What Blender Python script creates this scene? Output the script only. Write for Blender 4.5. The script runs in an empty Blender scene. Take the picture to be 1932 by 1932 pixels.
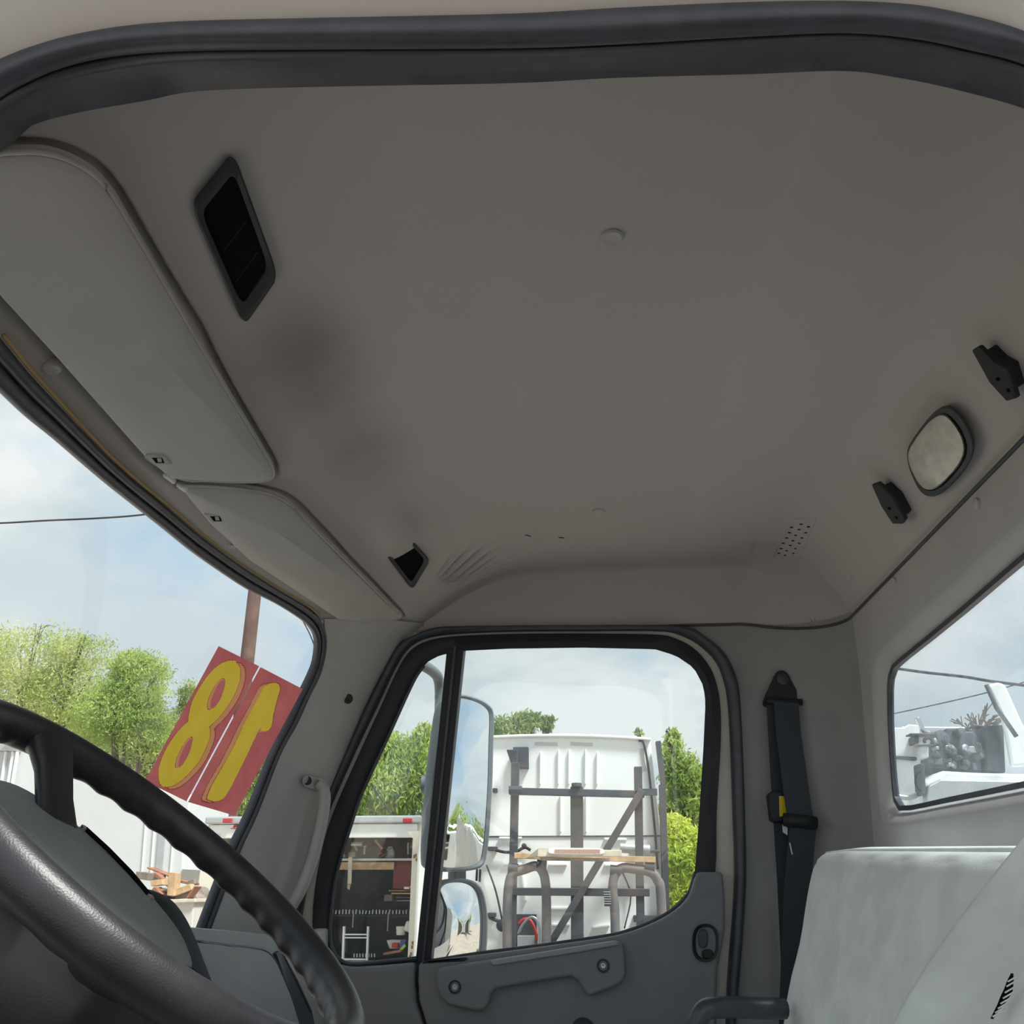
import bpy, bmesh, math, random
import numpy as np
from math import radians, sin, cos, pi
random.seed(7); rng = np.random.default_rng(7)

# ------------------------------------------------------------------ camera, sky, sun, exposure
SC = bpy.context.scene
COL = SC.collection
ZC = 1.80                                   # eye height above the yard; all shapes below are written relative to the eye
FPX = 1650.0; YAW = radians(4.39); PITCH = radians(23.43)
cam = bpy.data.cameras.new('camera'); cam_ob = bpy.data.objects.new('camera', cam); COL.objects.link(cam_ob)
cam.sensor_fit = 'HORIZONTAL'; cam.sensor_width = 36.0; cam.lens = 36.0 * FPX / 1932.0
cam.clip_start = 0.02; cam.clip_end = 500
cam_ob.location = (0, 0, ZC); cam_ob.rotation_euler = (pi / 2 + PITCH, 0, YAW)
SC.camera = cam_ob
SC.view_settings.view_transform = 'Standard'; SC.view_settings.look = 'None'
SC.view_settings.gamma = 1.0; SC.view_settings.use_curve_mapping = False
SC.view_settings.exposure = 0.72
try:
    SC.cycles.max_bounces = 6; SC.cycles.diffuse_bounces = 4; SC.cycles.adaptive_threshold = 0.05; SC.cycles.transparent_max_bounces = 12
    SC.cycles.sample_clamp_indirect = 6.0
except Exception:
    pass

def build_world():
    w = bpy.data.worlds.new('sky'); SC.world = w; w.use_nodes = True
    nt = w.node_tree; N = nt.nodes; L = nt.links; N.clear()
    out = N.new('ShaderNodeOutputWorld'); bg = N.new('ShaderNodeBackground'); L.new(bg.outputs[0], out.inputs[0])
    tc = N.new('ShaderNodeTexCoord'); sep = N.new('ShaderNodeSeparateXYZ'); L.new(tc.outputs['Generated'], sep.inputs[0])
    add = N.new('ShaderNodeMath'); add.operation = 'ADD'; add.inputs[1].default_value = 0.30
    ab = N.new('ShaderNodeMath'); ab.operation = 'ABSOLUTE'; L.new(sep.outputs[2], ab.inputs[0]); L.new(ab.outputs[0], add.inputs[0])
    cmb = N.new('ShaderNodeCombineXYZ')
    for i in (0, 1):
        d = N.new('ShaderNodeMath'); d.operation = 'DIVIDE'; L.new(sep.outputs[i], d.inputs[0]); L.new(add.outputs[0], d.inputs[1]); L.new(d.outputs[0], cmb.inputs[i])
    def noise(scale, detail, rough, off, dist=0.0):
        m = N.new('ShaderNodeMapping'); m.inputs['Location'].default_value = off; L.new(cmb.outputs[0], m.inputs[0])
        n = N.new('ShaderNodeTexNoise'); n.inputs['Scale'].default_value = scale; n.inputs['Detail'].default_value = detail
        n.inputs['Roughness'].default_value = rough; n.inputs['Distortion'].default_value = dist; L.new(m.outputs[0], n.inputs['Vector']); return n.outputs['Fac']
    def ramp(fac, stops):
        r = N.new('ShaderNodeValToRGB'); L.new(fac, r.inputs[0]); e = r.color_ramp.elements
        while len(e) < len(stops): e.new(0.5)
        for el, (p, c) in zip(e, stops): el.position = p; el.color = (*c, 1)
        return r.outputs[0]
    blue = (0.265, 0.40, 0.53)
    shade = ramp(noise(1.5, 7, 0.55, (3.1, 7.7, 0), 0.3), [(0.36, (0.40, 0.455, 0.49)), (0.50, (0.455, 0.50, 0.52)), (0.62, (0.60, 0.61, 0.61))])
    cover = ramp(noise(1.15, 8, 0.56, (11.3, 2.2, 0), 0.25), [(0.33, (0, 0, 0)), (0.45, (1, 1, 1))])
    mix = N.new('ShaderNodeMixRGB'); L.new(cover, mix.inputs[0]); mix.inputs[1].default_value = (*blue, 1); L.new(shade, mix.inputs[2])
    L.new(mix.outputs[0], bg.inputs[0]); bg.inputs[1].default_value = 1.0
build_world()

sun = bpy.data.lights.new('sun', 'SUN'); sun.energy = 4.2; sun.angle = radians(12); sun.color = (1.0, 0.97, 0.93)
sun_ob = bpy.data.objects.new('sun', sun); COL.objects.link(sun_ob)
sun_ob.location = (0, 0, 30); sun_ob.rotation_euler = __import__('mathutils').Vector((-0.42, 0.29, -0.86)).to_track_quat('-Z', 'Y').to_euler()

# ------------------------------------------------------------------ view geometry: a picture point on a real surface
FW = np.array([-sin(YAW) * cos(PITCH), cos(YAW) * cos(PITCH), sin(PITCH)])
RT = np.array([cos(YAW), sin(YAW), 0.0]); UPV = np.cross(RT, FW)
def ray(x, y): return FW + (x - 966) / FPX * RT - (y - 966) / FPX * UPV
def at(x, y, **k):
    d = ray(x, y); (a, v), = k.items(); return d * (v / d['XYZ'.index(a)])
def atp(x, y, n, c):
    d = ray(x, y); return d * (c / float(np.dot(d, n)))
def surf(x, y, fn, t0=0.2, t1=6.0, n=160):
    d = ray(x, y); ts = np.linspace(t0, t1, n); prev = fn(d * ts[0]); 
    for i in range(1, n):
        cur = fn(d * ts[i])
        if (prev < 0) != (cur < 0):
            a, b = ts[i - 1], ts[i]
            for _ in range(28):
                m = (a + b) / 2; v = fn(d * m)
                if (v < 0) == (prev < 0): a = m
                else: b = m
            return d * ((a + b) / 2)
        prev = cur
    return d * t1
DN = np.array([0, 1, 0.07])
def door(x, y, off=0.0): return atp(x, y, DN, 2.469 + off)          # passenger side of the cab, leaning in towards the roof
def ysidef(z): return 2.469 - 0.07 * z
def ynear(z): return 0.486 + 0.07 * z

# ------------------------------------------------------------------ materials
MATS = {}
def mat(name, col, rough=0.6, spec=0.4, metal=0.0, var=0.0, vscale=6.0, bump=0.0, bscale=200.0, col2=None, detail=4.0, coat=0.0, stops=None):
    if name in MATS: return MATS[name]
    m = bpy.data.materials.new(name); m.use_nodes = True; nt = m.node_tree; N = nt.nodes; L = nt.links
    b = N['Principled BSDF']; b.inputs['Base Color'].default_value = (*col, 1); b.inputs['Roughness'].default_value = rough
    b.inputs['Metallic'].default_value = metal; b.inputs['Specular IOR Level'].default_value = spec
    if coat: b.inputs['Coat Weight'].default_value = coat
    tc = N.new('ShaderNodeTexCoord')
    if var or col2:
        n = N.new('ShaderNodeTexNoise'); n.inputs['Scale'].default_value = vscale; n.inputs['Detail'].default_value = detail; n.inputs['Roughness'].default_value = 0.6
        L.new(tc.outputs['Object'], n.inputs['Vector'])
        r = N.new('ShaderNodeValToRGB'); L.new(n.outputs['Fac'], r.inputs[0])
        c2 = col2 if col2 else tuple(min(1, c * (1 + var)) for c in col); c1 = col if col2 else tuple(c * (1 - var) for c in col)
        s = stops or (0.38, 0.64)
        r.color_ramp.elements[0].position = s[0]; r.color_ramp.elements[0].color = (*c1, 1)
        r.color_ramp.elements[1].position = s[1]; r.color_ramp.elements[1].color = (*c2, 1)
        L.new(r.outputs[0], b.inputs['Base Color'])
    if bump:
        n2 = N.new('ShaderNodeTexNoise'); n2.inputs['Scale'].default_value = bscale; n2.inputs['Detail'].default_value = 3
        L.new(tc.outputs['Object'], n2.inputs['Vector'])
        bp = N.new('ShaderNodeBump'); bp.inputs['Strength'].default_value = bump; bp.inputs['Distance'].default_value = 0.004
        L.new(n2.outputs['Fac'], bp.inputs['Height']); L.new(bp.outputs[0], b.inputs['Normal'])
    MATS[name] = m; return m

def glass_mat(name, tint=(0.93, 0.96, 0.96), dust=0.03, gloss=0.06, dustcol=(0.75, 0.78, 0.78), streak=False):
    m = bpy.data.materials.new(name); m.use_nodes = True; nt = m.node_tree; N = nt.nodes; L = nt.links
    N.remove(N['Principled BSDF']); out = N['Material Output']
    tr = N.new('ShaderNodeBsdfTransparent'); tr.inputs[0].default_value = (*tint, 1)
    gl = N.new('ShaderNodeBsdfGlossy'); gl.inputs['Roughness'].default_value = 0.02
    df = N.new('ShaderNodeBsdfTranslucent'); df.inputs[0].default_value = (*dustcol, 1)
    df2 = N.new('ShaderNodeBsdfDiffuse'); df2.inputs[0].default_value = (*dustcol, 1)
    ds = N.new('ShaderNodeMixShader'); ds.inputs[0].default_value = 0.3; L.new(df.outputs[0], ds.inputs[1]); L.new(df2.outputs[0], ds.inputs[2])
    tc = N.new('ShaderNodeTexCoord'); mp = N.new('ShaderNodeMapping'); L.new(tc.outputs['Object'], mp.inputs[0])
    if streak: mp.inputs['Scale'].default_value = (1, 6, 0.8)
    n = N.new('ShaderNodeTexNoise'); n.inputs['Scale'].default_value = 5; n.inputs['Detail'].default_value = 8; L.new(mp.outputs[0], n.inputs['Vector'])
    mr = N.new('ShaderNodeMapRange'); mr.inputs['From Min'].default_value = 0.3; mr.inputs['From Max'].default_value = 0.7
    mr.inputs['To Min'].default_value = dust * 0.5; mr.inputs['To Max'].default_value = dust * 1.5; L.new(n.outputs['Fac'], mr.inputs['Value'])
    m1 = N.new('ShaderNodeMixShader'); L.new(mr.outputs[0], m1.inputs[0]); L.new(tr.outputs[0], m1.inputs[1]); L.new(ds.outputs[0], m1.inputs[2])
    lw = N.new('ShaderNodeLayerWeight'); lw.inputs['Blend'].default_value = 0.5
    pw = N.new('ShaderNodeMath'); pw.operation = 'POWER'; pw.inputs[1].default_value = 5.0; L.new(lw.outputs['Facing'], pw.inputs[0])
    mu = N.new('ShaderNodeMath'); mu.operation = 'MULTIPLY_ADD'; mu.inputs[1].default_value = 0.5; mu.inputs[2].default_value = gloss; L.new(pw.outputs[0], mu.inputs[0]); mu.use_clamp = True
    m2 = N.new('ShaderNodeMixShader'); L.new(mu.outputs[0], m2.inputs[0]); L.new(m1.outputs[0], m2.inputs[1]); L.new(gl.outputs[0], m2.inputs[2])
    L.new(m2.outputs[0], out.inputs[0]); return m

def leaf_mat(name, c1, c2):
    m = bpy.data.materials.new(name); m.use_nodes = True; nt = m.node_tree; N = nt.nodes; L = nt.links
    N.remove(N['Principled BSDF']); out = N['Material Output']
    tc = N.new('ShaderNodeTexCoord'); n = N.new('ShaderNodeTexNoise'); n.inputs['Scale'].default_value = 1.6; n.inputs['Detail'].default_value = 6
    L.new(tc.outputs['Object'], n.inputs['Vector'])
    r = N.new('ShaderNodeValToRGB'); L.new(n.outputs['Fac'], r.inputs[0])
    r.color_ramp.elements[0].position = 0.35; r.color_ramp.elements[0].color = (*c1, 1); r.color_ramp.elements[1].position = 0.65; r.color_ramp.elements[1].color = (*c2, 1)
    d = N.new('ShaderNodeBsdfDiffuse'); t = N.new('ShaderNodeBsdfTranslucent'); L.new(r.outputs[0], d.inputs[0]); L.new(r.outputs[0], t.inputs[0])
    mx = N.new('ShaderNodeMixShader'); mx.inputs[0].default_value = 0.5; L.new(d.outputs[0], mx.inputs[1]); L.new(t.outputs[0], mx.inputs[2]); L.new(mx.outputs[0], out.inputs[0])
    return m

M_HEAD = mat('headliner_fabric', (0.50, 0.468, 0.455), 0.95, 0.1, var=0.04, vscale=3, bump=0.12, bscale=700)
M_VISOR = mat('visor_vinyl', (0.50, 0.485, 0.465), 0.8, 0.25, var=0.03, vscale=8, bump=0.1, bscale=900)
M_TRIM = mat('grey_trim_plastic', (0.50, 0.495, 0.485), 0.6, 0.35, var=0.03, vscale=10, bump=0.10, bscale=1200)
M_TRIMD = mat('dark_grey_pillar_plastic', (0.35, 0.35, 0.35), 0.65, 0.3, var=0.03, vscale=10, bump=0.10, bscale=1200)
M_DOORP = mat('door_panel_plastic', (0.23, 0.235, 0.25), 0.55, 0.4, var=0.04, vscale=10, bump=0.12, bscale=1200)
M_RUBBER = mat('black_rubber', (0.055, 0.060, 0.078), 0.38, 0.6, var=0.15, vscale=30)
M_FRAME = mat('black_window_frame', (0.024, 0.027, 0.034), 0.5, 0.4)
M_BLACKP = mat('black_plastic', (0.022, 0.026, 0.032), 0.5, 0.4, var=0.1, vscale=20)
M_DARK = mat('dark_void', (0.008, 0.008, 0.009), 0.9, 0.05)
M_WHITE = mat('white_cab_paint', (0.80, 0.77, 0.74), 0.35, 0.4, coat=0.3)
M_CREAM = mat('cream_door_jamb_paint', (0.62, 0.60, 0.54), 0.5, 0.3, var=0.05, vscale=8)
M_SEAT = mat('grey_vinyl_seat', (0.83, 0.87, 0.855), 0.6, 0.3, var=0.08, vscale=9, bump=0.15, bscale=500)
M_WEB = mat('belt_webbing', (0.06, 0.072, 0.085), 0.8, 0.2, bump=0.2, bscale=900)
M_WHEEL = mat('steering_wheel_vinyl', (0.024, 0.024, 0.028), 0.40, 0.5, var=0.15, vscale=25, bump=0.10, bscale=700)
M_PAD = mat('horn_pad_vinyl', (0.24, 0.265, 0.255), 0.6, 0.35, var=0.06, vscale=20, bump=0.35, bscale=380)
M_DASH = mat('light_grey_dash_plastic', (0.36, 0.375, 0.39), 0.55, 0.35, var=0.03, vscale=8, bump=0.08, bscale=1000)
M_DASHD = mat('dark_dash_plastic', (0.075, 0.083, 0.092), 0.6, 0.35, bump=0.1, bscale=900)
M_CHROME = mat('bright_metal', (0.75, 0.76, 0.78), 0.15, 0.5, metal=1.0)
M_MIRROR = mat('mirror_silver', (0.88, 0.90, 0.91), 0.0, 0.5, metal=1.0)
M_MIRH = mat('mirror_housing_plastic', (0.16, 0.19, 0.21), 0.5, 0.4)
def sheet_mat(name, c1, c2, tl=0.55):
    m = bpy.data.materials.new(name); m.use_nodes = True; nt = m.node_tree; N = nt.nodes; L = nt.links
    N.remove(N['Principled BSDF']); out = N['Material Output']
    tc = N.new('ShaderNodeTexCoord'); n = N.new('ShaderNodeTexNoise'); n.inputs['Scale'].default_value = 14; n.inputs['Detail'].default_value = 4; L.new(tc.outputs['Object'], n.inputs['Vector'])
    r = N.new('ShaderNodeValToRGB'); L.new(n.outputs['Fac'], r.inputs[0]); r.color_ramp.elements[0].position = 0.35; r.color_ramp.elements[0].color = (*c1, 1); r.color_ramp.elements[1].position = 0.65; r.color_ramp.elements[1].color = (*c2, 1)
    d = N.new('ShaderNodeBsdfDiffuse'); t = N.new('ShaderNodeBsdfTranslucent'); L.new(r.outputs[0], d.inputs[0]); L.new(r.outputs[0], t.inputs[0])
    mx = N.new('ShaderNodeMixShader'); mx.inputs[0].default_value = tl; L.new(d.outputs[0], mx.inputs[1]); L.new(t.outputs[0], mx.inputs[2]); L.new(mx.outputs[0], out.inputs[0]); return m
M_RED = sheet_mat('red_number_sheet', (0.60, 0.15, 0.165), (0.68, 0.20, 0.19), 0.5)
M_YEL = sheet_mat('yellow_number_print', (0.78, 0.56, 0.06), (0.84, 0.62, 0.09), 0.5)
M_ORG = sheet_mat('orange_number_shadow', (0.74, 0.34, 0.17), (0.78, 0.36, 0.18), 0.5)
M_DKRED = sheet_mat('dark_red_number_outline', (0.40, 0.09, 0.07), (0.42, 0.10, 0.08), 0.5)
M_LENS = mat('lamp_lens', (0.62, 0.61, 0.55), 0.2, 0.5, var=0.12, vscale=30)
M_STEEL = mat('weathered_dark_steel', (0.055, 0.060, 0.072), 0.6, 0.4, col2=(0.16, 0.115, 0.095), vscale=1.6, detail=6, stops=(0.5, 0.68))
M_TUBE = mat('worn_steel_tube', (0.11, 0.12, 0.14), 0.5, 0.4, col2=(0.26, 0.20, 0.165), vscale=2.4, detail=6, stops=(0.45, 0.66))
M_TRUCKW = mat('white_truck_paint', (0.90, 0.92, 0.90), 0.4, 0.35, var=0.04, vscale=0.8)
M_TRAILER = mat('white_trailer_panel', (0.64, 0.665, 0.665), 0.45, 0.3, var=0.03, vscale=0.7)
M_ALU = mat('dull_aluminium', (0.55, 0.57, 0.58), 0.4, 0.5, metal=0.6, var=0.08, vscale=6)
M_CREAMT = mat('cream_truck_paint', (0.78, 0.74, 0.64), 0.5, 0.3, col2=(0.55, 0.33, 0.18), vscale=2.5, detail=8, stops=(0.62, 0.78))
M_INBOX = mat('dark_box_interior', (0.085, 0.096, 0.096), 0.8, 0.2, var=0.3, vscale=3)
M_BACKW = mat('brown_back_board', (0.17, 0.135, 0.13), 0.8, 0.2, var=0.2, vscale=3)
M_WOOD = mat('pale_wood', (0.55, 0.38, 0.22), 0.7, 0.2, var=0.2, vscale=12)
M_WOODG = mat('grey_old_wood', (0.23, 0.19, 0.16), 0.8, 0.2, var=0.3, vscale=9)
M_WOODR = mat('reddish_wood', (0.33, 0.15, 0.09), 0.75, 0.2, var=0.25, vscale=9)
M_MAROON = mat('maroon_cabinet_paint', (0.21, 0.055, 0.055), 0.6, 0.3, var=0.12, vscale=6)
M_REDL = mat('red_marker_lens', (0.45, 0.02, 0.03), 0.25, 0.5)
M_ORANGE = mat('orange_marker_lens', (0.75, 0.16, 0.03), 0.3, 0.5)
M_DIRT = mat('yard_dirt', (0.42, 0.355, 0.29), 0.95, 0.1, var=0.16, vscale=0.7, detail=8)
M_BARK = mat('grey_bark', (0.16, 0.13, 0.10), 0.9, 0.1, var=0.2, vscale=10)
M_POLE = mat('weathered_brown_pole', (0.13, 0.075, 0.06), 0.85, 0.15, var=0.2, vscale=5)
M_WIRE = mat('black_cable', (0.03, 0.03, 0.035), 0.7, 0.2)
M_YTAG = mat('yellow_tag', (0.80, 0.60, 0.02), 0.5, 0.3)
M_CLOTH = mat('pale_tarp', (0.72, 0.68, 0.62), 0.85, 0.1, var=0.05, vscale=3)
M_TAN = mat('tan_foam_edge', (0.45, 0.33, 0.17), 0.9, 0.1)
M_TREAD = mat('pale_tread_plate', (0.58, 0.53, 0.42), 0.5, 0.4, var=0.12, vscale=8)
M_LED = mat('white_lamp_bezel', (0.85, 0.86, 0.88), 0.25, 0.5)
M_AMBER = mat('dull_amber_led_lens', (0.52, 0.30, 0.24), 0.3, 0.5)
M_ENG = mat('grey_engine_metal', (0.10, 0.12, 0.13), 0.6, 0.4, var=0.3, vscale=4)
M_BLUE = mat('blue_plastic', (0.05, 0.10, 0.45), 0.5, 0.4)
M_LIME = mat('lime_plastic', (0.45, 0.65, 0.08), 0.5, 0.4)
M_REDP = mat('red_plastic', (0.50, 0.03, 0.04), 0.5, 0.4)
M_PAPER = mat('white_plastic', (0.78, 0.78, 0.75), 0.5, 0.3)
G_CLEAR = glass_mat('clear_window_glass', dust=0.02, gloss=0.05)
G_DUSTY = glass_mat('dusty_rear_glass', tint=(0.90, 0.94, 0.96), dust=0.10, gloss=0.04, dustcol=(0.72, 0.80, 0.86), streak=True)
G_SHIELD = glass_mat('windshield_glass', tint=(0.92, 0.95, 0.95), dust=0.03, gloss=0.05)
LEAF_A = leaf_mat('pale_mesquite_leaf', (0.36, 0.46, 0.14), (0.66, 0.70, 0.30))
LEAF_B = leaf_mat('fresh_green_leaf', (0.27, 0.40, 0.08), (0.58, 0.68, 0.24))
LEAF_C = leaf_mat('olive_green_leaf', (0.24, 0.34, 0.10), (0.52, 0.58, 0.24))
LEAF_D = leaf_mat('yellow_green_weed', (0.46, 0.58, 0.08), (0.76, 0.80, 0.20))

# ------------------------------------------------------------------ mesh builder
WO = {}
def setp(o, label=None, cat=None, group=None, kind=None):
    if label: o['label'] = label
    if cat: o['category'] = cat
    if group: o['group'] = group
    if kind: o['kind'] = kind
    return o
def thing(name, label, cat, base, group=None):
    o = bpy.data.objects.new(name, None); o.empty_display_size = 0.05; COL.objects.link(o)
    p = np.array([base[0], base[1], base[2] + ZC]); o.location = p; WO[o.name] = p
    return setp(o, label, cat, group)

class G:
    def __init__(s): s.v = []; s.f = []
    def add(s, V, F):
        b = len(s.v); s.v += [tuple(map(float, p)) for p in V]; s.f += [tuple(b + i for i in f) for f in F]; return s
    def box(s, c, size, rot=None):
        h = np.array(size) / 2; V = [np.array([x, y, z]) * h for x in (-1, 1) for y in (-1, 1) for z in (-1, 1)]
        if rot is not None: V = [rot @ p for p in V]
        V = [p + np.array(c) for p in V]
        return s.add(V, [(0, 1, 3, 2), (4, 6, 7, 5), (0, 4, 5, 1), (2, 3, 7, 6), (0, 2, 6, 4), (1, 5, 7, 3)])
    def prism(s, pts, vec):
        n = len(pts); pts = [np.array(p) for p in pts]; vec = np.array(vec); V = pts + [p + vec for p in pts]
        F = [tuple(range(n)), tuple(range(2 * n - 1, n - 1, -1))] + [(i, i + n, (i + 1) % n + n, (i + 1) % n) for i in range(n)]
        return s.add(V, F)
    def tube(s, path, r, n=10, closed=False, cap=True, flat=None):
        P = [np.array(p, float) for p in path]; m = len(P); R = r if callable(r) else (lambda i: r); V = []; F = []
        T = []
        for i in range(m):
            a = P[(i - 1) % m] if (closed or i > 0) else P[i]; b = P[(i + 1) % m] if (closed or i < m - 1) else P[i]
            t = b - a; T.append(t / (np.linalg.norm(t) + 1e-12))
        ref = np.array([0, 0, 1.0]) if abs(T[0][2]) < 0.9 else np.array([1.0, 0, 0])
        u = np.cross(T[0], ref); u /= np.linalg.norm(u)
        for i in range(m):
            u = u - T[i] * np.dot(u, T[i]); u /= np.linalg.norm(u) + 1e-12; w = np.cross(T[i], u)
            for k in range(n):
                a = 2 * pi * k / n; V.append(P[i] + R(i) * (cos(a) * u + sin(a) * w * (flat or 1)))
        for i in range(m if closed else m - 1):
            for k in range(n):
                a = i * n + k; b = i * n + (k + 1) % n; c = ((i + 1) % m) * n + (k + 1) % n; d = ((i + 1) % m) * n + k
                F.append((a, b, c, d))
        if cap and not closed: F.append(tuple(range(n - 1, -1, -1))); F.append(tuple((m - 1) * n + k for k in range(n)))
        return s.add(V, F)
    def grid(s, rows, closed=False):
        m = len(rows); n = len(rows[0]); V = [p for r in rows for p in r]; F = []
        for i in range(m - 1):
            for k in range(n if closed else n - 1):
                F.append((i * n + k, i * n + (k + 1) % n, (i + 1) * n + (k + 1) % n, (i + 1) * n + k))
        if closed and n > 4:
            A = np.array([V[(m - 1) * n + k] for k in range(n)]); B = np.array([V[k] for k in range(n)])
            if np.ptp(A, axis=0).max() < 0.15 * np.ptp(B, axis=0).max(): F.append(tuple((m - 1) * n + k for k in range(n)))
        return s.add(V, F)
    def lathe(s, c, axis, prof, n=24):
        ax = np.array(axis, float); ax /= np.linalg.norm(ax); ref = np.array([0, 0, 1.0]) if abs(ax[2]) < 0.9 else np.array([1.0, 0, 0])
        u = np.cross(ax, ref); u /= np.linalg.norm(u); w = np.cross(ax, u); c = np.array(c, float)
        rows = [[c + ax * h + r * (cos(2 * pi * k / n) * u + sin(2 * pi * k / n) * w) for k in range(n)] for r, h in prof]
        s.grid(rows, closed=True); b = len(s.v) - n * len(prof)
        s.f.append(tuple(b + k for k in range(n - 1, -1, -1))); e = len(s.v) - n; s.f.append(tuple(e + k for k in range(n)))
        return s
    def obj(s, name, m, parent=None, smooth=None, bevel=0.0, seg=2, subd=0, label=None, cat=None, group=None, kind=None, solid=0.0):
        V = np.array(s.v); lo = V.min(0); hi = V.max(0); org = np.array([(lo[0] + hi[0]) / 2, (lo[1] + hi[1]) / 2, lo[2]])
        me = bpy.data.meshes.new(name); me.from_pydata((V - org).tolist(), [], s.f); me.update()
        bm = bmesh.new(); bm.from_mesh(me); bmesh.ops.recalc_face_normals(bm, faces=bm.faces); bm.to_mesh(me); bm.free()
        me.materials.append(m)
        if smooth is not None:
            me.polygons.foreach_set('use_smooth', [True] * len(me.polygons))
            if smooth < 180: me.set_sharp_from_angle(angle=radians(smooth))
        o = bpy.data.objects.new(name, me); COL.objects.link(o)
        w = org + np.array([0, 0, ZC]); WO[o.name] = w
        if parent is not None: o.parent = parent; o.location = w - WO[parent.name]
        else: o.location = w
        if solid: md = o.modifiers.new('solid', 'SOLIDIFY'); md.thickness = solid; md.offset = 0
        if bevel: md = o.modifiers.new('bevel', 'BEVEL'); md.width = bevel; md.segments = seg; md.limit_method = 'ANGLE'; md.angle_limit = radians(35); md.use_clamp_overlap = True
        if subd: md = o.modifiers.new('sub', 'SUBSURF'); md.levels = subd; md.render_levels = subd
        return setp(o, label, cat, group, kind)

def spline(pts, n=8, closed=False):
    P = [np.array(p, float) for p in pts]; m = len(P); out = []
    for i in range(m if closed else m - 1):
        p0 = P[(i - 1) % m] if (closed or i > 0) else 2 * P[0] - P[1]; p1 = P[i]; p2 = P[(i + 1) % m]
        p3 = P[(i + 2) % m] if (closed or i < m - 2) else 2 * P[-1] - P[-2]
        for k in range(n):
            t = k / n; out.append(0.5 * ((2 * p1) + (p2 - p0) * t + (2 * p0 - 5 * p1 + 4 * p2 - p3) * t * t + (3 * p1 - p0 - 3 * p2 + p3) * t ** 3))
    if not closed: out.append(P[-1])
    return out
def resample(pts, n, closed=False):
    P = np.array(pts, float); Q = np.vstack([P, P[:1]]) if closed else P
    d = np.r_[0, np.cumsum(np.linalg.norm(np.diff(Q, axis=0), axis=1))]; s = np.linspace(0, d[-1], n + 1)[:-1] if closed else np.linspace(0, d[-1], n)
    return [np.array([np.interp(t, d, Q[:, j]) for j in range(Q.shape[1])]) for t in s]
def by_angle(pts, c, n):
    """resample a closed star-shaped 2D loop at n fixed directions from c"""
    P = np.array(resample(pts, 900, True)); a = np.arctan2(P[:, 1] - c[1], P[:, 0] - c[0]); out = []
    r = np.hypot(P[:, 0] - c[0], P[:, 1] - c[1]); o = np.argsort(a); a = a[o]; r = r[o]
    for k in range(n):
        t = -pi + 2 * pi * k / n; rr = np.interp(t, a, r, period=2 * pi); out.append((c[0] + rr * cos(t), c[1] + rr * sin(t)))
    return out
def band(A, B, nrm, bulge, k=8, back=0.01):
    """a strip between two matched polylines with a rounded face standing proud by bulge along nrm"""
    A = [np.array(p) for p in A]; B = [np.array(p) for p in B]; nrm = np.array(nrm); rows = []
    for a, b in zip(A, B):
        r = [a - nrm * back]
        for j in range(k + 1):
            t = j / k; r.append(a + (b - a) * t + nrm * bulge * math.sqrt(max(0, 1 - (2 * t - 1) ** 2)))
        r.append(b - nrm * back); rows.append(r)
    return rows
def rotm(axis, a):
    x, y, z = axis; c, s = cos(a), sin(a); t = 1 - c
    return np.array([[t * x * x + c, t * x * y - s * z, t * x * z + s * y], [t * x * y + s * z, t * y * y + c, t * y * z - s * x], [t * x * z - s * y, t * y * z + s * x, t * z * z + c]])
def basis(x, y, z): return np.array([x, y, z]).T
def rect(g, x0, y0, x1, y1, Y, dep):
    """an upright box whose front face spans these picture points at distance Y"""
    xm, ym = (x0 + x1) / 2, (y0 + y1) / 2
    X0, X1 = at(x0, ym, Y=Y)[0], at(x1, ym, Y=Y)[0]; Z0, Z1 = at(xm, y1, Y=Y)[2], at(xm, y0, Y=Y)[2]
    return g.box(((X0 + X1) / 2, Y + dep / 2, (Z0 + Z1) / 2), (abs(X1 - X0), dep, abs(Z1 - Z0)))
def bar(g, x0, y0, x1, y1, w, Y, dep):
    L = math.hypot(x1 - x0, y1 - y0); nx, ny = -(y1 - y0) / L * w / 2, (x1 - x0) / L * w / 2
    return g.prism([at(x0 + nx, y0 + ny, Y=Y), at(x1 + nx, y1 + ny, Y=Y), at(x1 - nx, y1 - ny, Y=Y), at(x0 - nx, y0 - ny, Y=Y)], (0, dep, 0))

# ================================================================== the cab shell
XF_Y = [0.40, 0.535, 0.875, 1.2, 1.5, 1.8, 2.1, 2.25, 2.45]
XF_X = [-0.655, -0.67, -0.716, -0.748, -0.757, -0.735, -0.660, -0.628, -0.58]
_c = np.polyfit(XF_Y, XF_X, 5)
def xf(y): return float(np.polyval(_c, min(max(y, 0.4), 2.45)))
def ws_x(y, z): return xf(y) + 0.39 * (z - 0.63)                      # windshield surface
def on_ws(x, y, off=0.0): return surf(x, y, lambda p: p[0] - ws_x(p[1], p[2]) - off)
XR = 0.70; YA, YB = 0.535, 2.425; RC = 0.22
def smin(a, b, k):
    h = max(0.0, min(1.0, 0.5 + 0.5 * (b - a) / k)); return b * (1 - h) + a * h - k * h * (1 - h)
FQ = np.array([0.0, 0.05, 0.15, 0.20, 0.26, 0.33, 0.40, 0.48, 0.6]); FZ = np.array([0.0, 0.028, 0.082, 0.115, 0.150, 0.183, 0.205, 0.218, 0.224])
def _tab(xs, zs, sg=0.014):
    x = np.linspace(-0.2, 0.8, 1001); z = np.interp(x, xs, zs); k = np.arange(-45, 46) * 0.001; w = np.exp(-(k / sg) ** 2 / 2); w /= w.sum()
    zz = np.convolve(np.pad(z, 45, mode='edge'), w, mode='valid'); return x, zz
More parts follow.
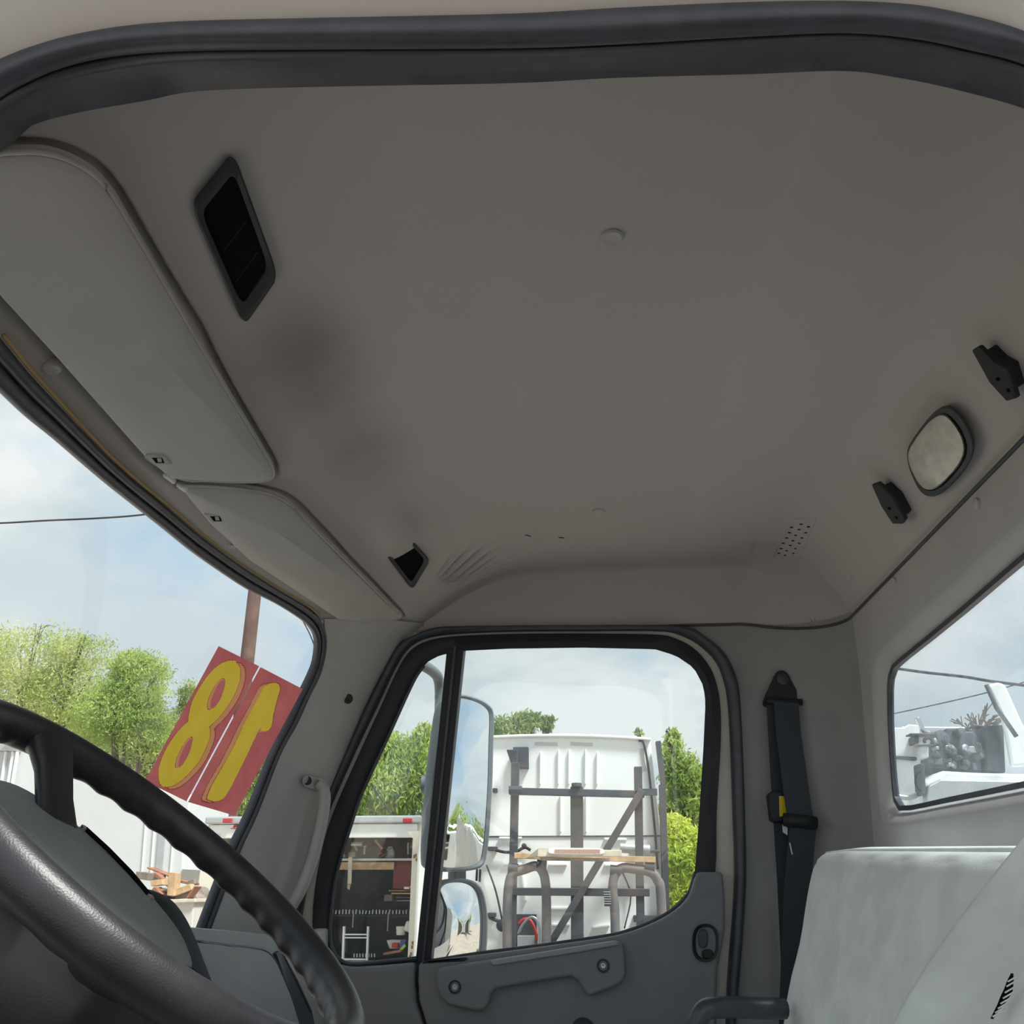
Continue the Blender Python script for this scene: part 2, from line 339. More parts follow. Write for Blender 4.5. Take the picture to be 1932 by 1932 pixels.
_TF = _tab(FQ, FZ); _TR = _tab([-1, 0, 0.05, 0.09, 0.13, 0.18, 0.26, 0.40], [0.60, 0.645, 0.735, 0.795, 0.832, 0.848, 0.857, 0.862], 0.016); _TS = _tab([-0.2, 0, 0.012, 0.024, 0.040, 0.065, 0.11, 0.22], [0.0, 0.680, 0.770, 0.820, 0.842, 0.852, 0.860, 0.88], 0.0045)
def ceil_z(X, Y, folds=True):
    # front slope, measured back from the windshield header
    q = X - xf(Y); zf = 0.632 + float(np.interp(q, *_TF))
    dxr = XR - X; dys = YB - Y
    if dxr < RC and dys < RC: qr = RC - math.hypot(RC - dxr, RC - dys); w = math.atan2(RC - dxr, RC - dys) / (pi / 2)
    else: qr = min(dxr, dys) if dxr < RC or dys < RC else 1.0; w = 1.0 if dxr < dys else 0.0
    incor = dxr < RC and dys < RC
    zr = float(np.interp(qr if incor else dxr, *_TR))
    zs = float(np.interp(qr if incor else dys, *_TS))
    zb = zr * w + zs * (1 - w) if (dxr < RC and dys < RC) else smin(zr if dxr < 0.4 else 9, zs if dys < 0.3 else 9, 0.01)
    dn = Y - YA; zn = float(np.interp(dn, [-1, 0, 0.03, 0.06, 0.10, 0.16, 0.25], [0.70, 0.70, 0.765, 0.815, 0.845, 0.857, 0.9]))
    z = smin(smin(zf, zb, 0.02), zn, 0.02)
    if folds:
        # sagging lobe in front of the far ceiling opening, and the sag near the driver side
        z -= 0.032 * math.exp(-(((X + 0.432) / 0.055) ** 2 + ((Y - 1.90) / 0.10) ** 2) ** 1.5)
        z -= 0.010 * math.exp(-(((X + 0.30) / 0.10) ** 2 + ((Y - 1.40) / 0.22) ** 2))
        # fan of wrinkles pulled from the corner over the passenger door
        cx, cy = -0.44, 2.30; r = math.hypot(X - cx, Y - cy); a = math.atan2(-(Y - cy), X - cx)
        if 0.02 < r < 0.40 and -0.35 < a < 1.25:
            env = math.exp(-((r - 0.14) / 0.08) ** 2) * math.exp(-((a - 0.42) / 0.42) ** 2) * min(1, max(0, (r - 0.05) / 0.09))
            z += 0.028 * env * (1 - 2 * abs(sin(a * 20 + 1.5 * r)) ** 0.8)
    return z
def on_ceil(x, y, drop=0.0): return surf(x, y, lambda p: p[2] + drop - ceil_z(p[0], p[1], False), 0.5, 3.2, 240)
V1 = [tuple(q) for q in spline([(-60, 480), (-70, 330), (-20, 294), (30, 287), (80, 288), (130, 302), (180, 333), (215, 374)], 4)] + [tuple(q) for q in spline([(300, 520), (420, 726), (500, 858), (516, 892), (506, 905), (470, 909), (400, 907), (324, 902)], 4)] + [(275, 862), (100, 665), (0, 556)]
V2 = [tuple(q) for q in spline([(342, 917), (380, 917), (430, 920), (490, 928), (535, 944), (575, 980)], 4)] + [(650, 1055), (752, 1158), (758, 1166), (745, 1170), (690, 1173), (640, 1168), (585, 1130), (470, 1054), (395, 984), (350, 930)]
def groove_line(V, i0, i1):
    P = np.array([on_ceil(x, y, 0.002)[:2] for x, y in V]); c = P.mean(0); E = P[i0:i1]; d = E - c; E = E + d / np.linalg.norm(d, axis=1)[:, None] * 0.005
    return np.array(resample(E, 260))
def build_ceiling():
    ys = np.r_[np.linspace(YA, 2.33, 340)[:-1], np.linspace(2.33, YB, 60)]; GL = np.vstack([groove_line(V1, 4, 62), groove_line(V2, 0, 24)])
    ts = np.r_[np.linspace(0, 0.22, 105)[:-1], np.linspace(0.22, 0.48, 100)[:-1], np.linspace(0.48, 1, 80)]
    g = G(); rows = []
    for t in ts:
        row = []
        for y in ys:
            x0 = xf(y); X = x0 + (XR - x0) * t; Y = y
            dx, dy = XR - X, YB - Y
            if dx < RC and dy < RC:
                h = math.hypot(RC - dx, RC - dy)
                if h > RC: s = RC / h; X = XR - RC + (RC - dx) * s; Y = YB - RC + (RC - dy) * s
            row.append([X, Y, ceil_z(X, Y)])
        if t < 0.24:
            A = np.array(row); d = np.sqrt(((A[:, None, :2] - GL[None]) ** 2).sum(2)).min(1); A[:, 2] += 0.026 * np.exp(-(d / 0.0060) ** 2); row = A.tolist()
        X, Y, z = row[-1]; row.append([X, YB + 0.10, z + 0.012]); row.append([X, YB + 0.12, z + 0.10])
        rows.append(row)
    g.grid(rows)
    o = g.obj('ceiling', M_CEIL, smooth=180, kind='structure', label='sagging grey-beige fabric headliner of the truck cab')
    return o
# headliner fabric with its brown smudges near the front openings
def ceiling_material():
    m = mat('headliner_cloth', (0.50, 0.468, 0.455), 0.95, 0.1, bump=0.10, bscale=700)
    nt = m.node_tree; N = nt.nodes; L = nt.links; b = N['Principled BSDF']; tc = N.new('ShaderNodeNewGeometry')
    def blob(c, r):
        mp = N.new('ShaderNodeVectorMath'); mp.operation = 'SUBTRACT'; L.new(tc.outputs['Position'], mp.inputs[0]); mp.inputs[1].default_value = c
        dv = N.new('ShaderNodeVectorMath'); dv.operation = 'DIVIDE'; L.new(mp.outputs[0], dv.inputs[0]); dv.inputs[1].default_value = r
        ln = N.new('ShaderNodeVectorMath'); ln.operation = 'LENGTH'; L.new(dv.outputs[0], ln.inputs[0])
        mr = N.new('ShaderNodeMapRange'); mr.interpolation_type = 'SMOOTHSTEP'; L.new(ln.outputs['Value'], mr.inputs['Value'])
        mr.inputs['From Min'].default_value = 1.0; mr.inputs['From Max'].default_value = 0.0; return mr.outputs[0]
    p = on_ceil(590, 690); q = on_ceil(680, 830)
    f1 = blob((p[0], p[1], p[2] + ZC), (0.15, 0.30, 0.2)); f2 = blob((q[0], q[1], q[2] + ZC), (0.14, 0.36, 0.2))
    ad = N.new('ShaderNodeMath'); ad.operation = 'MAXIMUM'; L.new(f1, ad.inputs[0]); 
    hf = N.new('ShaderNodeMath'); hf.operation = 'MULTIPLY'; hf.inputs[1].default_value = 0.65; L.new(f2, hf.inputs[0]); L.new(hf.outputs[0], ad.inputs[1])
    n = N.new('ShaderNodeTexNoise'); n.inputs['Scale'].default_value = 5; n.inputs['Detail'].default_value = 5; L.new(tc.outputs['Position'], n.inputs['Vector'])
    mu = N.new('ShaderNodeMath'); mu.operation = 'MULTIPLY'; L.new(ad.outputs[0], mu.inputs[0]); L.new(n.outputs['Fac'], mu.inputs[1])
    mx = N.new('ShaderNodeMixRGB'); L.new(mu.outputs[0], mx.inputs[0]); mx.inputs[1].default_value = (0.50, 0.468, 0.455, 1); mx.inputs[2].default_value = (0.14, 0.095, 0.09, 1)
    L.new(mx.outputs[0], b.inputs['Base Color']); return m
M_CEIL = ceiling_material()
build_ceiling()

# rear wall with the window opening, rounded corner and pillar wall beside the passenger door
def xr_z(z): return XR - 0.055 * max(0.0, 0.50 - z) * (1 if z > -0.2 else 1)
WIN2 = [(2.075, 0.500), (2.055, 0.475)]
def rear_pt(x, y, off=0.0): return surf(x, y, lambda p: p[0] - xr_z(p[2]) + off)
win_l = [rear_pt(*q) for q in ((1932, 1019), (1860, 1083), (1790, 1146), (1725, 1202), (1682, 1238), (1664, 1254), (1657, 1272), (1655, 1300), (1656, 1360), (1659, 1420), (1663, 1480), (1667, 1515), (1676, 1530), (1700, 1529), (1760, 1516), (1840, 1500), (1932, 1481))]
zt = win_l[0][2]; zb_ = win_l[-1][2]
WIN = [(p[1], p[2]) for p in win_l] + [(1.0, zb_), (0.93, zb_ + 0.03), (0.915, zb_ + 0.08), (0.93, zt - 0.06), (0.96, zt)]
NR = 144; WC = (1.5, 0.33)
wl = by_angle(WIN, WC, NR)
def wlo(off): return [(WC[0] + (p[0] - WC[0]) * (1 + off / max(0.05, abs(p[0] - WC[0])) * 0) + off * np.sign(p[0] - WC[0]) * min(1, abs(p[0] - WC[0]) / 0.3), p[1] + off * np.sign(p[1] - WC[1]) * min(1, abs(p[1] - WC[1]) / 0.1)) for p in wl]
def rear_limit(z): return ysidef(z) - RC + 0.012
ow = by_angle([(0.76, 0.69), (1.5, 0.69), (rear_limit(0.69), 0.69), (rear_limit(-0.3), -0.3), (rear_limit(-0.95), -0.95), (0.72, -0.95)], WC, NR)
g = G(); rows = []
lip = wlo(0.030)
for s in (0, 1):
    rows.append([(xr_z(p[1]) + (0.035 if s == 0 else 0.012), p[0], p[1]) for p in (wl if s == 0 else wlo(0.012))])
for k in range(9):
    t = (k / 8) ** 1.3
    rows.append([(xr_z(l[1] + (o_[1] - l[1]) * t), l[0] + (o_[0] - l[0]) * t, l[1] + (o_[1] - l[1]) * t) for l, o_ in zip(lip, ow)])
g.grid(rows, closed=True)
g.obj('wall_rear', M_TRIM, smooth=50, kind='structure', label='grey plastic rear wall of the cab around the back window')
g = G(); g.prism([(xr_z(p[1]) + 0.030, p[0], p[1]) for p in wlo(0.004)], (0.004, 0, 0))
win = g.obj('window_1', G_DUSTY, kind='structure', label='dusty fixed back window of the cab')
g = G(); g.grid([[(xr_z(p[1]) + 0.022, p[0], p[1]) for p in wl], [(xr_z(p[1]) + 0.022, p[0], p[1]) for p in wlo(-0.010)], [(xr_z(p[1]) + 0.034, p[0], p[1]) for p in wlo(-0.010)]], closed=True)
g.obj('window_gasket', M_RUBBER, win, smooth=40)
# small printed maker's marks low in the corner of the back window
g = G()
for (px, py, w, h) in ((1667, 1474, 4, 3), (1672, 1477, 2.5, 6), (1669, 1484, 3, 2), (1673, 1489, 2, 2), (1671, 1499, 5, 7), (1673, 1507, 2, 2)):
    q = [rear_pt(px + a * w / 2, py + b * h / 2, -0.026) for a, b in ((-1, -1), (1, -1), (1, 1), (-1, 1))]; g.prism(q, (0.001, 0, 0))
g.obj('glass_mark', M_BLACKP, win, kind='stuff')

g = G(); rows = []
JW = [door(x + 10, y - 3) for x, y in ((1200, 1188), (1276, 1195), (1316, 1214), (1350, 1246), (1366, 1284), (1374, 1330), (1379, 1420), (1383, 1540), (1386, 1640), (1383, 1720), (1374, 1830), (1370, 1932))]
for z in np.r_[np.linspace(0.72, 0.45, 30), np.linspace(0.43, -0.95, 30)]:
    xs = float(np.interp(-z, [-q[2] for q in JW], [q[0] for q in JW])); ys = ysidef(z) + 0.006; row = [(xs, ys + 0.03, z), (xs, ys, z), (XR - RC, ys, z)]; xr = xr_z(z)
    for k in range(1, 13):
        a = k / 12 * pi / 2; row.append((xr - RC + RC * sin(a), ys - RC + RC * cos(a), z))
    row.append((xr - 0.0005 + 0.012, ys - RC - 0.03, z)); rows.append(row)
g.grid(rows); g.obj('wall_right', M_TRIMD, smooth=60, kind='structure', label='grey pillar trim wall behind the passenger door')

# outer skin, floor and sills so that only the openings let light in
g = G()
g.box((0, 1.5, -0.99), (2.1, 2.0, 0.06))
g.obj('floor', mat('grey_floor_mat', (0.13, 0.13, 0.13), 0.8, 0.2, var=0.15, vscale=6), kind='structure', label='dark cab floor')
rows = []
for y in np.linspace(0.42, 2.55, 24):
    r = [(-0.72, y, 0.66)]
    for X in np.linspace(-0.66, 0.70, 18): r.append((X, y, 0.93 + 0.03 * (1 - ((y - 1.5) / 1.0) ** 2) - max(0, (-X - 0.25)) ** 2 * 0.9))
    r.append((0.78, y, 0.80)); r.append((0.78, y, 0.66)); rows.append(r)
g = G(); g.grid(rows); g.obj('roof', M_WHITE, smooth=60, kind='structure', label='white outer roof skin of the truck cab')
g = G(); rows = []
for z in np.linspace(0.66, -1.0, 8): rows.append([(0.76, y, z) for y in np.linspace(0.42, 0.93, 4)])
g.grid(rows); rows = []
for z in np.linspace(0.10, -1.0, 6): rows.append([(0.76, y, z) for y in np.linspace(0.93, 2.55, 6)])
g.grid(rows); g.obj('wall_back_outer', M_WHITE, kind='structure', label='white outer back panel of the truck cab')

# ------------------------------------------------------------------ driver door opening: painted frame and rubber seal
OUT_ = [(-190, 330), (-150, 230), (-95, 165), (-45, 132), (0, 112), (50, 92), (125, 70), (225, 52), (350, 42), (600, 36), (966, 28), (1166, 17), (1416, 6), (1591, 4), (1716, 10), (1816, 27), (1932, 60), (2030, 115), (2100, 200), (2130, 330)]
GRV = [(-130, 370), (-100, 290), (-62, 235), (-28, 205), (0, 187), (45, 160), (120, 128), (215, 106), (350, 95), (600, 92), (966, 90), (1166, 83), (1416, 68), (1591, 61), (1716, 72), (1816, 92), (1932, 122), (2010, 170), (2060, 240), (2080, 350)]
INN = [(-75, 420), (-50, 350), (-22, 305), (5, 282), (22, 266), (65, 235), (150, 212), (275, 190), (375, 172), (600, 164), (966, 157), (1166, 147), (1416, 140), (1591, 134), (1690, 146), (1790, 166), (1932, 205), (1985, 240), (2015, 300), (2030, 380)]
o3 = spline([at(x, y, Y=0.520) for x, y in OUT_], 5); m3 = spline([at(x, y, Y=0.545) for x, y in GRV], 5); i3 = spline([at(x, y, Y=0.605) for x, y in INN], 5)
# the seal keeps going down both door posts
def extend(P, dirs):
    P = list(P)
    for dx, dz, where in dirs:
        if where < 0: P.insert(0, P[0] + np.array([dx, -0.07 * 0 + 0.0, dz]))
        else: P.append(P[-1] + np.array([dx, 0.0, dz]))
    return P
ext = [(-0.10, -0.30, -1), (-0.12, -0.40, -1), (0.0, -0.5, 1), (0.0, -0.6, 1)]
o3 = extend(o3, ext); m3 = extend(m3, ext); i3 = extend(i3, ext)
seal = thing('door_seal', 'thick black rubber seal round the near door opening overhead', 'seal', o3[0])
g = G(); g.grid(band(o3, m3, (0, -0.35, -0.94), 0.016, 10)); g.obj('bulb', M_RUBBER, seal, smooth=70)
m3b = [m + (i - m) * 0.26 for m, i in zip(m3, i3)]
g = G(); g.grid(band(m3, m3b, (0, -0.35, -0.94), 0.0055, 8)); g.obj('bead', M_RUBBER, seal, smooth=70)
g = G(); rows = []
for a, b in zip(m3b, i3):
    rows.append([a, a + (b - a) * 0.5 + np.array([0, 0, 0.004]), b, b + np.array([0, 0.01, 0.02]), a + np.array([0, 0.03, 0.05])])
g.grid(rows); g.obj('flange', M_RUBBER, seal, smooth=50)
g = G(); rows = []
for a in o3:
    rows.append([a + np.array([0, 0.02, 0.0]), a + np.array([0, -0.004, 0.004]), a + np.array([0, -0.020, 0.018]), a + np.array([0, -0.05, 0.034]), a + np.array([0, -0.085, 0.075]), a + np.array([0, -0.10, 0.14]), a + np.array([0, -0.05, 0.22])])
g.grid(rows); g.obj('trim_1', M_WHITE, smooth=60, kind='structure', label='white painted frame edge over the near door opening')

# ------------------------------------------------------------------ windshield: glass, black seal
UPE = [(-150, 470), (-75, 553), (0, 636), (52, 700), (104, 757), (155, 812), (207, 866), (259, 912), (311, 954), (363, 998), (414, 1037), (466, 1073), (518, 1107), (570, 1138), (601, 1164), (614, 1197), (613, 1231), (603, 1271), (583, 1312), (559, 1365), (526, 1425), (486, 1530), (449, 1611), (397, 1749), (360, 1850)]
LOE = [(-150, 600), (-75, 668), (0, 739), (52, 788), (104, 830), (155, 874), (207, 918), (259, 959), (311, 1000), (363, 1042), (414, 1078), (466, 1112), (518, 1138), (559, 1163), (583, 1182), (596, 1207), (593, 1247), (583, 1275), (567, 1308), (542, 1360), (514, 1417), (466, 1535), (430, 1610), (376, 1749), (338, 1850)]
a3 = spline([on_ws(x, y, 0.012) for x, y in UPE], 4); b3 = spline([on_ws(x, y, 0.0) for x, y in LOE], 4)
wseal = thing('windshield_seal', 'black rubber moulding round the windshield edge', 'seal', b3[-1])
NW = np.array([0.8, -0.25, -0.5])
mid = [a + (b - a) * 0.5 for a, b in zip(a3, b3)]
g = G(); g.grid(band(a3, mid, NW, 0.010, 6)); g.obj('outer_bead', M_RUBBER, wseal, smooth=70)
g = G(); g.grid(band(mid, b3, NW, 0.006, 6)); g.obj('inner_bead', M_RUBBER, wseal, smooth=70)
g = G(); rows = []
for z in np.linspace(0.68, -0.30, 12): rows.append([(ws_x(y, z) - 0.006, y, z) for y in np.linspace(0.52, 2.44, 40)])
g.grid(rows); g.obj('window_2', G_SHIELD, smooth=180, kind='structure', label='wide curved windshield of the truck')
# tan foam edge showing along the headliner lip
e3 = spline([on_ws(x, y, 0.016) for x, y in UPE[2:15]], 4)
g = G(); g.tube([p + np.array([0.004, 0, 0.002]) for p in e3], 0.0032, 6); g.obj('trim_2', M_TAN, smooth=180, kind='structure', label='thin tan foam edge between headliner and windshield seal')
# header lip that closes the gap between headliner and seal
g = G(); rows = []
for y in np.linspace(0.50, 2.40, 50): rows.append([(xf(y) + 0.010, y, 0.640), (xf(y) - 0.004, y, 0.634), (xf(y) - 0.02, y, 0.66), (xf(y) - 0.02, y, 0.72)])
g.grid(rows); g.obj('trim_3', M_HEAD, smooth=60, kind='structure', label='front lip of the headliner over the windshield')

# ------------------------------------------------------------------ pillar trim between windshield and passenger door
AL = [(612, 1168), (614, 1200), (613, 1231), (603, 1271), (583, 1312), (559, 1365), (526, 1425), (486, 1530), (449, 1611), (397, 1749), (350, 1880)]
AR = [(800, 1176), (764, 1202), (738, 1242), (722, 1270), (704, 1304), (682, 1352), (652, 1424), (612, 1530), (588, 1610), (560, 1745), (545, 1880)]
l3 = spline([on_ws(x, y, 0.016) for x, y in AL], 4); r3 = spline([door(x, y, -0.012) for x, y in AR], 4)
g = G(); rows = []
for a, b in zip(l3, r3):
    row = [a + np.array([-0.03, 0.03, 0])]
    for k in range(11):
        t = k / 10; row.append(a + (b - a) * t + np.array([0.25, -1, 0]) * 0.018 * sin(pi * t))
    row.append(b + np.array([0, 0.04, 0])); rows.append(row)
g.grid(rows); g.obj('trim_4', M_TRIM, smooth=70, kind='structure', label='grey plastic trim on the slanted front pillar')
SEAMZ = spline([door(1283, 1183, -0.02), door(1400, 1184, -0.02), door(1500, 1184, -0.022)], 6)

# ------------------------------------------------------------------ near side of the cab: rear post, front post, lower front quarter
g = G(); rows = []
for z in np.linspace(0.72, -1.0, 12):
    y = ynear(z); rows.append([(0.455, y + 0.09, z), (0.455, y + 0.02, z), (0.47, y, z), (0.62, y, z), (0.77, y, z), (0.77, y + 0.10, z), (xr_z(z), y + 0.30, z), (xr_z(z) - 0.02, y + 0.22, z), (0.60, y + 0.10, z), (0.455, y + 0.09, z)])
g.grid(rows); g.obj('wall_left', M_TRIMD, smooth=50, kind='structure', label='grey post wall behind the near door opening')
g = G(); rows = []
for z in np.linspace(0.70, -0.22, 12):
    y = ynear(z); xw = ws_x(0.56, z); rows.append([(xw - 0.01, 0.58, z), (xw - 0.02, y - 0.02, z), (xw + 0.06, y - 0.03, z), (xw + 0.11, y, z), (xw + 0.10, y + 0.05, z), (xw + 0.02, 0.60, z)])
g.grid(rows); g.obj('trim_8', M_WHITE, smooth=50, kind='structure', label='white slanted front post of the near door opening')
g = G(); rows = []
for z in np.linspace(-0.20, -1.1, 6):
    y = ynear(z) - 0.02; rows.append([(-1.25, y, z), (-0.95, y, z), (-0.78, y, z), (-0.76, y + 0.06, z)])
g.grid(rows); g.obj('wall_left_front', M_WHITE, smooth=50, kind='structure', label='white cab side ahead of the near door opening')

# ================================================================== passenger door
pd = thing('passenger_door', 'closed grey-panelled passenger door with a black-framed window', 'door', door(1000, 1932) + np.array([0, 0, -0.4]))
GLS = [(846, 1233), (829, 1237), (808, 1248), (792, 1265), (779, 1287), (752, 1347), (732, 1390), (705, 1444), (684, 1494), (666, 1550), (656, 1576), (634, 1652), (625, 1719), (623, 1768), (629, 1795), (645, 1813), (667, 1819), (716, 1815), (786, 1807), (813, 1810), (900, 1796), (1003, 1783), (1081, 1772), (1159, 1760), (1210, 1744), (1262, 1718), (1296, 1685), (1311, 1643), (1317, 1566), (1319, 1540), (1327, 1413), (1331, 1325), (1327, 1294), (1309, 1260), (1275, 1237), (1236, 1225), (1100, 1222), (960, 1224), (874, 1228)]
FRM = [(850, 1201), (798, 1212), (769, 1233), (746, 1272), (717, 1336), (676, 1425), (624, 1545), (600, 1640), (590, 1720), (592, 1800), (610, 1850), (660, 1875), (786, 1870), (900, 1860), (1100, 1850), (1250, 1800), (1330, 1760), (1350, 1640), (1352, 1540), (1360, 1400), (1359, 1330), (1352, 1290), (1338, 1256), (1308, 1222), (1270, 1203), (1236, 1197), (1100, 1195), (960, 1196)]
CC = (990, 1500); NA = 180
gl = by_angle(GLS, CC, NA); fr = by_angle([tuple(p) for p in spline(FRM, 4, True)], CC, NA)
gmid = [((a[0] * 0.55 + b[0] * 0.45), (a[1] * 0.55 + b[1] * 0.45)) for a, b in zip(gl, fr)]
g = G(); rows = [[door(*p, 0.05) for p in gl], [door(*p, 0.012) for p in gl], [door(*p, -0.002) for p in gmid], [door(*p, 0.004) for p in fr], [door(*p, 0.06) for p in fr]]
g.grid(rows, closed=True); g.obj('window_frame', M_FRAME, pd, smooth=50)
# glass: a fixed quarter light and the main pane either side of the division bar
qg = [p for p in GLS if p[0] < 850 and not (p[0] > 800 and p[1] > 1700)]
g = G(); g.prism([door(*p, 0.030) for p in [(848, 1225), (829, 1230), (803, 1242), (785, 1262), (772, 1287), (745, 1347), (700, 1440), (660, 1540), (628, 1650), (615, 1720), (614, 1775), (624, 1805), (645, 1822), (667, 1827), (790, 1822)]], (0, 0.004, 0)); g.obj('quarter_glass', G_CLEAR, pd)
g = G(); g.prism([door(*p, 0.030) for p in [(870, 1222), (1100, 1215), (1240, 1218), (1282, 1230), (1318, 1256), (1336, 1292), (1340, 1325), (1328, 1545), (1320, 1645), (1300, 1695), (1262, 1730), (1160, 1775), (1000, 1800), (805, 1825)]], (0, 0.004, 0)); g.obj('main_glass', G_CLEAR, pd)
g = G(); g.prism([door(844, 1212, 0.006), door(876, 1212, 0.006), door(812, 1818, 0.006), door(783, 1818, 0.006)], (0, 0.05, 0)); g.obj('division_bar', M_FRAME, pd, bevel=0.004)
g = G(); g.prism([door(856, 1214, 0.0), door(862, 1214, 0.0), door(800, 1816, 0.0), door(795, 1816, 0.0)], (0, 0.01, 0)); g.obj('bar_rib', M_RUBBER, pd, bevel=0.002)
# pinched rubber line along the bottom of the glass
gb = spline([door(*p, -0.004) for p in [(813, 1813), (900, 1799), (1003, 1786), (1081, 1775), (1159, 1763), (1210, 1747), (1262, 1721), (1297, 1688), (1312, 1645)]], 6)
g = G(); g.tube(gb, 0.0045, 8); g.obj('glass_wiper', M_RUBBER, pd, smooth=180)
gq = spline([door(*p, -0.002) for p in [(800, 1256), (779, 1288), (732, 1391), (684, 1495), (656, 1577), (634, 1653), (625, 1719), (623, 1768), (629, 1795), (645, 1813), (667, 1819), (716, 1815), (786, 1808)]], 5)
g = G(); g.tube(gq, 0.005, 8); g.obj('quarter_gasket', M_RUBBER, pd, smooth=180)
# trim panels (front one and the long rear one), with the joint between them left open
def panel(pts, off, dep, name, m, bev=0.008, par=pd):
    g = G(); g.prism([door(*p, off) for p in pts], (0, dep, 0)); return g.obj(name, m, par, bevel=bev, seg=3, smooth=40)
panel([(640, 1822), (667, 1826), (716, 1823), (782, 1817), (781, 1850), (784, 1890), (800, 1940), (830, 2060), (520, 2060), (540, 1900), (590, 1830)], -0.035, 0.07, 'front_trim_panel', M_DOORP, 0.012)
tp = [tuple(p) for p in spline([(790, 1817), (820, 1812), (900, 1802), (1003, 1789), (1081, 1778), (1159, 1766), (1212, 1750), (1265, 1724), (1299, 1692), (1314, 1650)], 4)] + [(1318, 1645), (1364, 1645), (1368, 1700), (1368, 1752), (1362, 1790), (1354, 1830), (1352, 1890), (1352, 2060), (842, 2060), (806, 1940), (791, 1890), (788, 1850)]
panel(tp, -0.035, 0.07, 'rear_trim_panel', M_DOORP, 0.014)
# long pull with two lugs
PULL = [(822, 1836), (828, 1826), (1000, 1800), (1165, 1776), (1174, 1779), (1178, 1800), (1181, 1838), (1176, 1852), (1160, 1862), (1112, 1880), (1104, 1874), (1090, 1850), (1078, 1842), (1000, 1854), (934, 1866), (926, 1876), (924, 1892), (914, 1905), (900, 1908), (846, 1896), (832, 1884), (824, 1864)]
pull = panel(PULL, -0.062, 0.034, 'door_pull', M_BLACKP if False else M_DOORP, 0.007)
g = G(); g.prism([door(*p, -0.070) for p in [(924, 1812), (1080, 1787), (1160, 1775), (1168, 1783), (1090, 1797), (930, 1822)]], (0, 0.02, 0)); g.obj('pull_top_pad', M_DASH, pull, bevel=0.003)
for (px, py) in ((858, 1862), (1138, 1822)):
    c = door(px, py, -0.063); g = G(); g.lathe(c, (0, -1, 0), [(0.0155, -0.004), (0.0155, 0.0015), (0.011, 0.0015), (0.011, -0.003)], 20); s_ = g.obj('screw_cup', M_BLACKP, pull, smooth=40)
    g = G(); g.lathe(c, (0, -1, 0), [(0.006, -0.004), (0.006, 0.001), (0.003, 0.001), (0.003, -0.001)], 12); g.obj('screw', M_ALU, pull, smooth=40)
# latch handle in its oval cup
def oval(c, rx, ry, n=28, tilt=0.0, pw=2.6):
    out = []
    for k in range(n):
        a = 2 * pi * k / n; x = abs(cos(a)) ** (2 / pw) * np.sign(cos(a)) * rx; y = abs(sin(a)) ** (2 / pw) * np.sign(sin(a)) * ry
        out.append((c[0] + x * cos(tilt) - y * sin(tilt), c[1] + x * sin(tilt) + y * cos(tilt)))
    return out
ov = oval((1331, 1779), 25, 36); ov2 = oval((1331, 1779), 20, 31); ov3 = oval((1332, 1778), 18, 28)
g = G(); g.grid([[door(*p, -0.032) for p in ov], [door(*p, -0.043) for p in ov], [door(*p, -0.041) for p in ov2], [door(*p, -0.030) for p in ov3], [door(1332 + (p[0] - 1332) * 0.1, 1778 + (p[1] - 1778) * 0.1, -0.028) for p in ov3]], closed=True)
lat = g.obj('latch_handle', M_BLACKP, pd, smooth=50)
g = G(); g.prism([door(*p, -0.046) for p in oval((1327, 1771), 9, 18)], (0, 0.014, 0)); g.obj('lever', M_RUBBER, lat, bevel=0.003, smooth=50)
g = G(); g.prism([door(*p, -0.040) for p in oval((1335, 1800), 11, 9)], (0, 0.008, 0)); g.obj('lever_pivot', M_BLACKP, lat, bevel=0.002, smooth=50)
c = door(1100, 1944, -0.036); g = G(); g.lathe(c, (0, -1, 0), [(0.028, -0.006), (0.028, 0.010), (0.022, 0.013), (0.004, 0.013)], 24); g.obj('crank_boss', M_BLACKP, pd, smooth=40)
# demister outlet set in the top of the door
g = G(); g.prism([door(*p, -0.037) for p in [(795, 1818), (800, 1812), (878, 1806), (884, 1809), (876, 1814)]], (0, 0.006, 0)); g.obj('defrost_outlet', M_BLACKP, pd, bevel=0.002)
g = G(); g.prism([door(*p, -0.038) for p in [(806, 1816), (808, 1813), (868, 1808.5), (870, 1811)]], (0, 0.006, 0)); g.obj('outlet_slot', M_DARK, pd)
g = G(); g.prism([door(*p, -0.03) for p in [(592, 1752), (612, 1752), (612, 1790), (585, 1800), (560, 1800)]], (0, 0.04, 0)); g.obj('mirror_corner_cover', M_TRIM, pd, bevel=0.006)
# outer skin of the door
g = G(); rows = []
for z in np.linspace(-0.17, -1.3, 8): rows.append([(x, ysidef(z) + 0.10, z) for x in np.linspace(-0.95, 0.45, 6)])
g.grid(rows); g.obj('outer_skin', M_WHITE, pd, smooth=60)

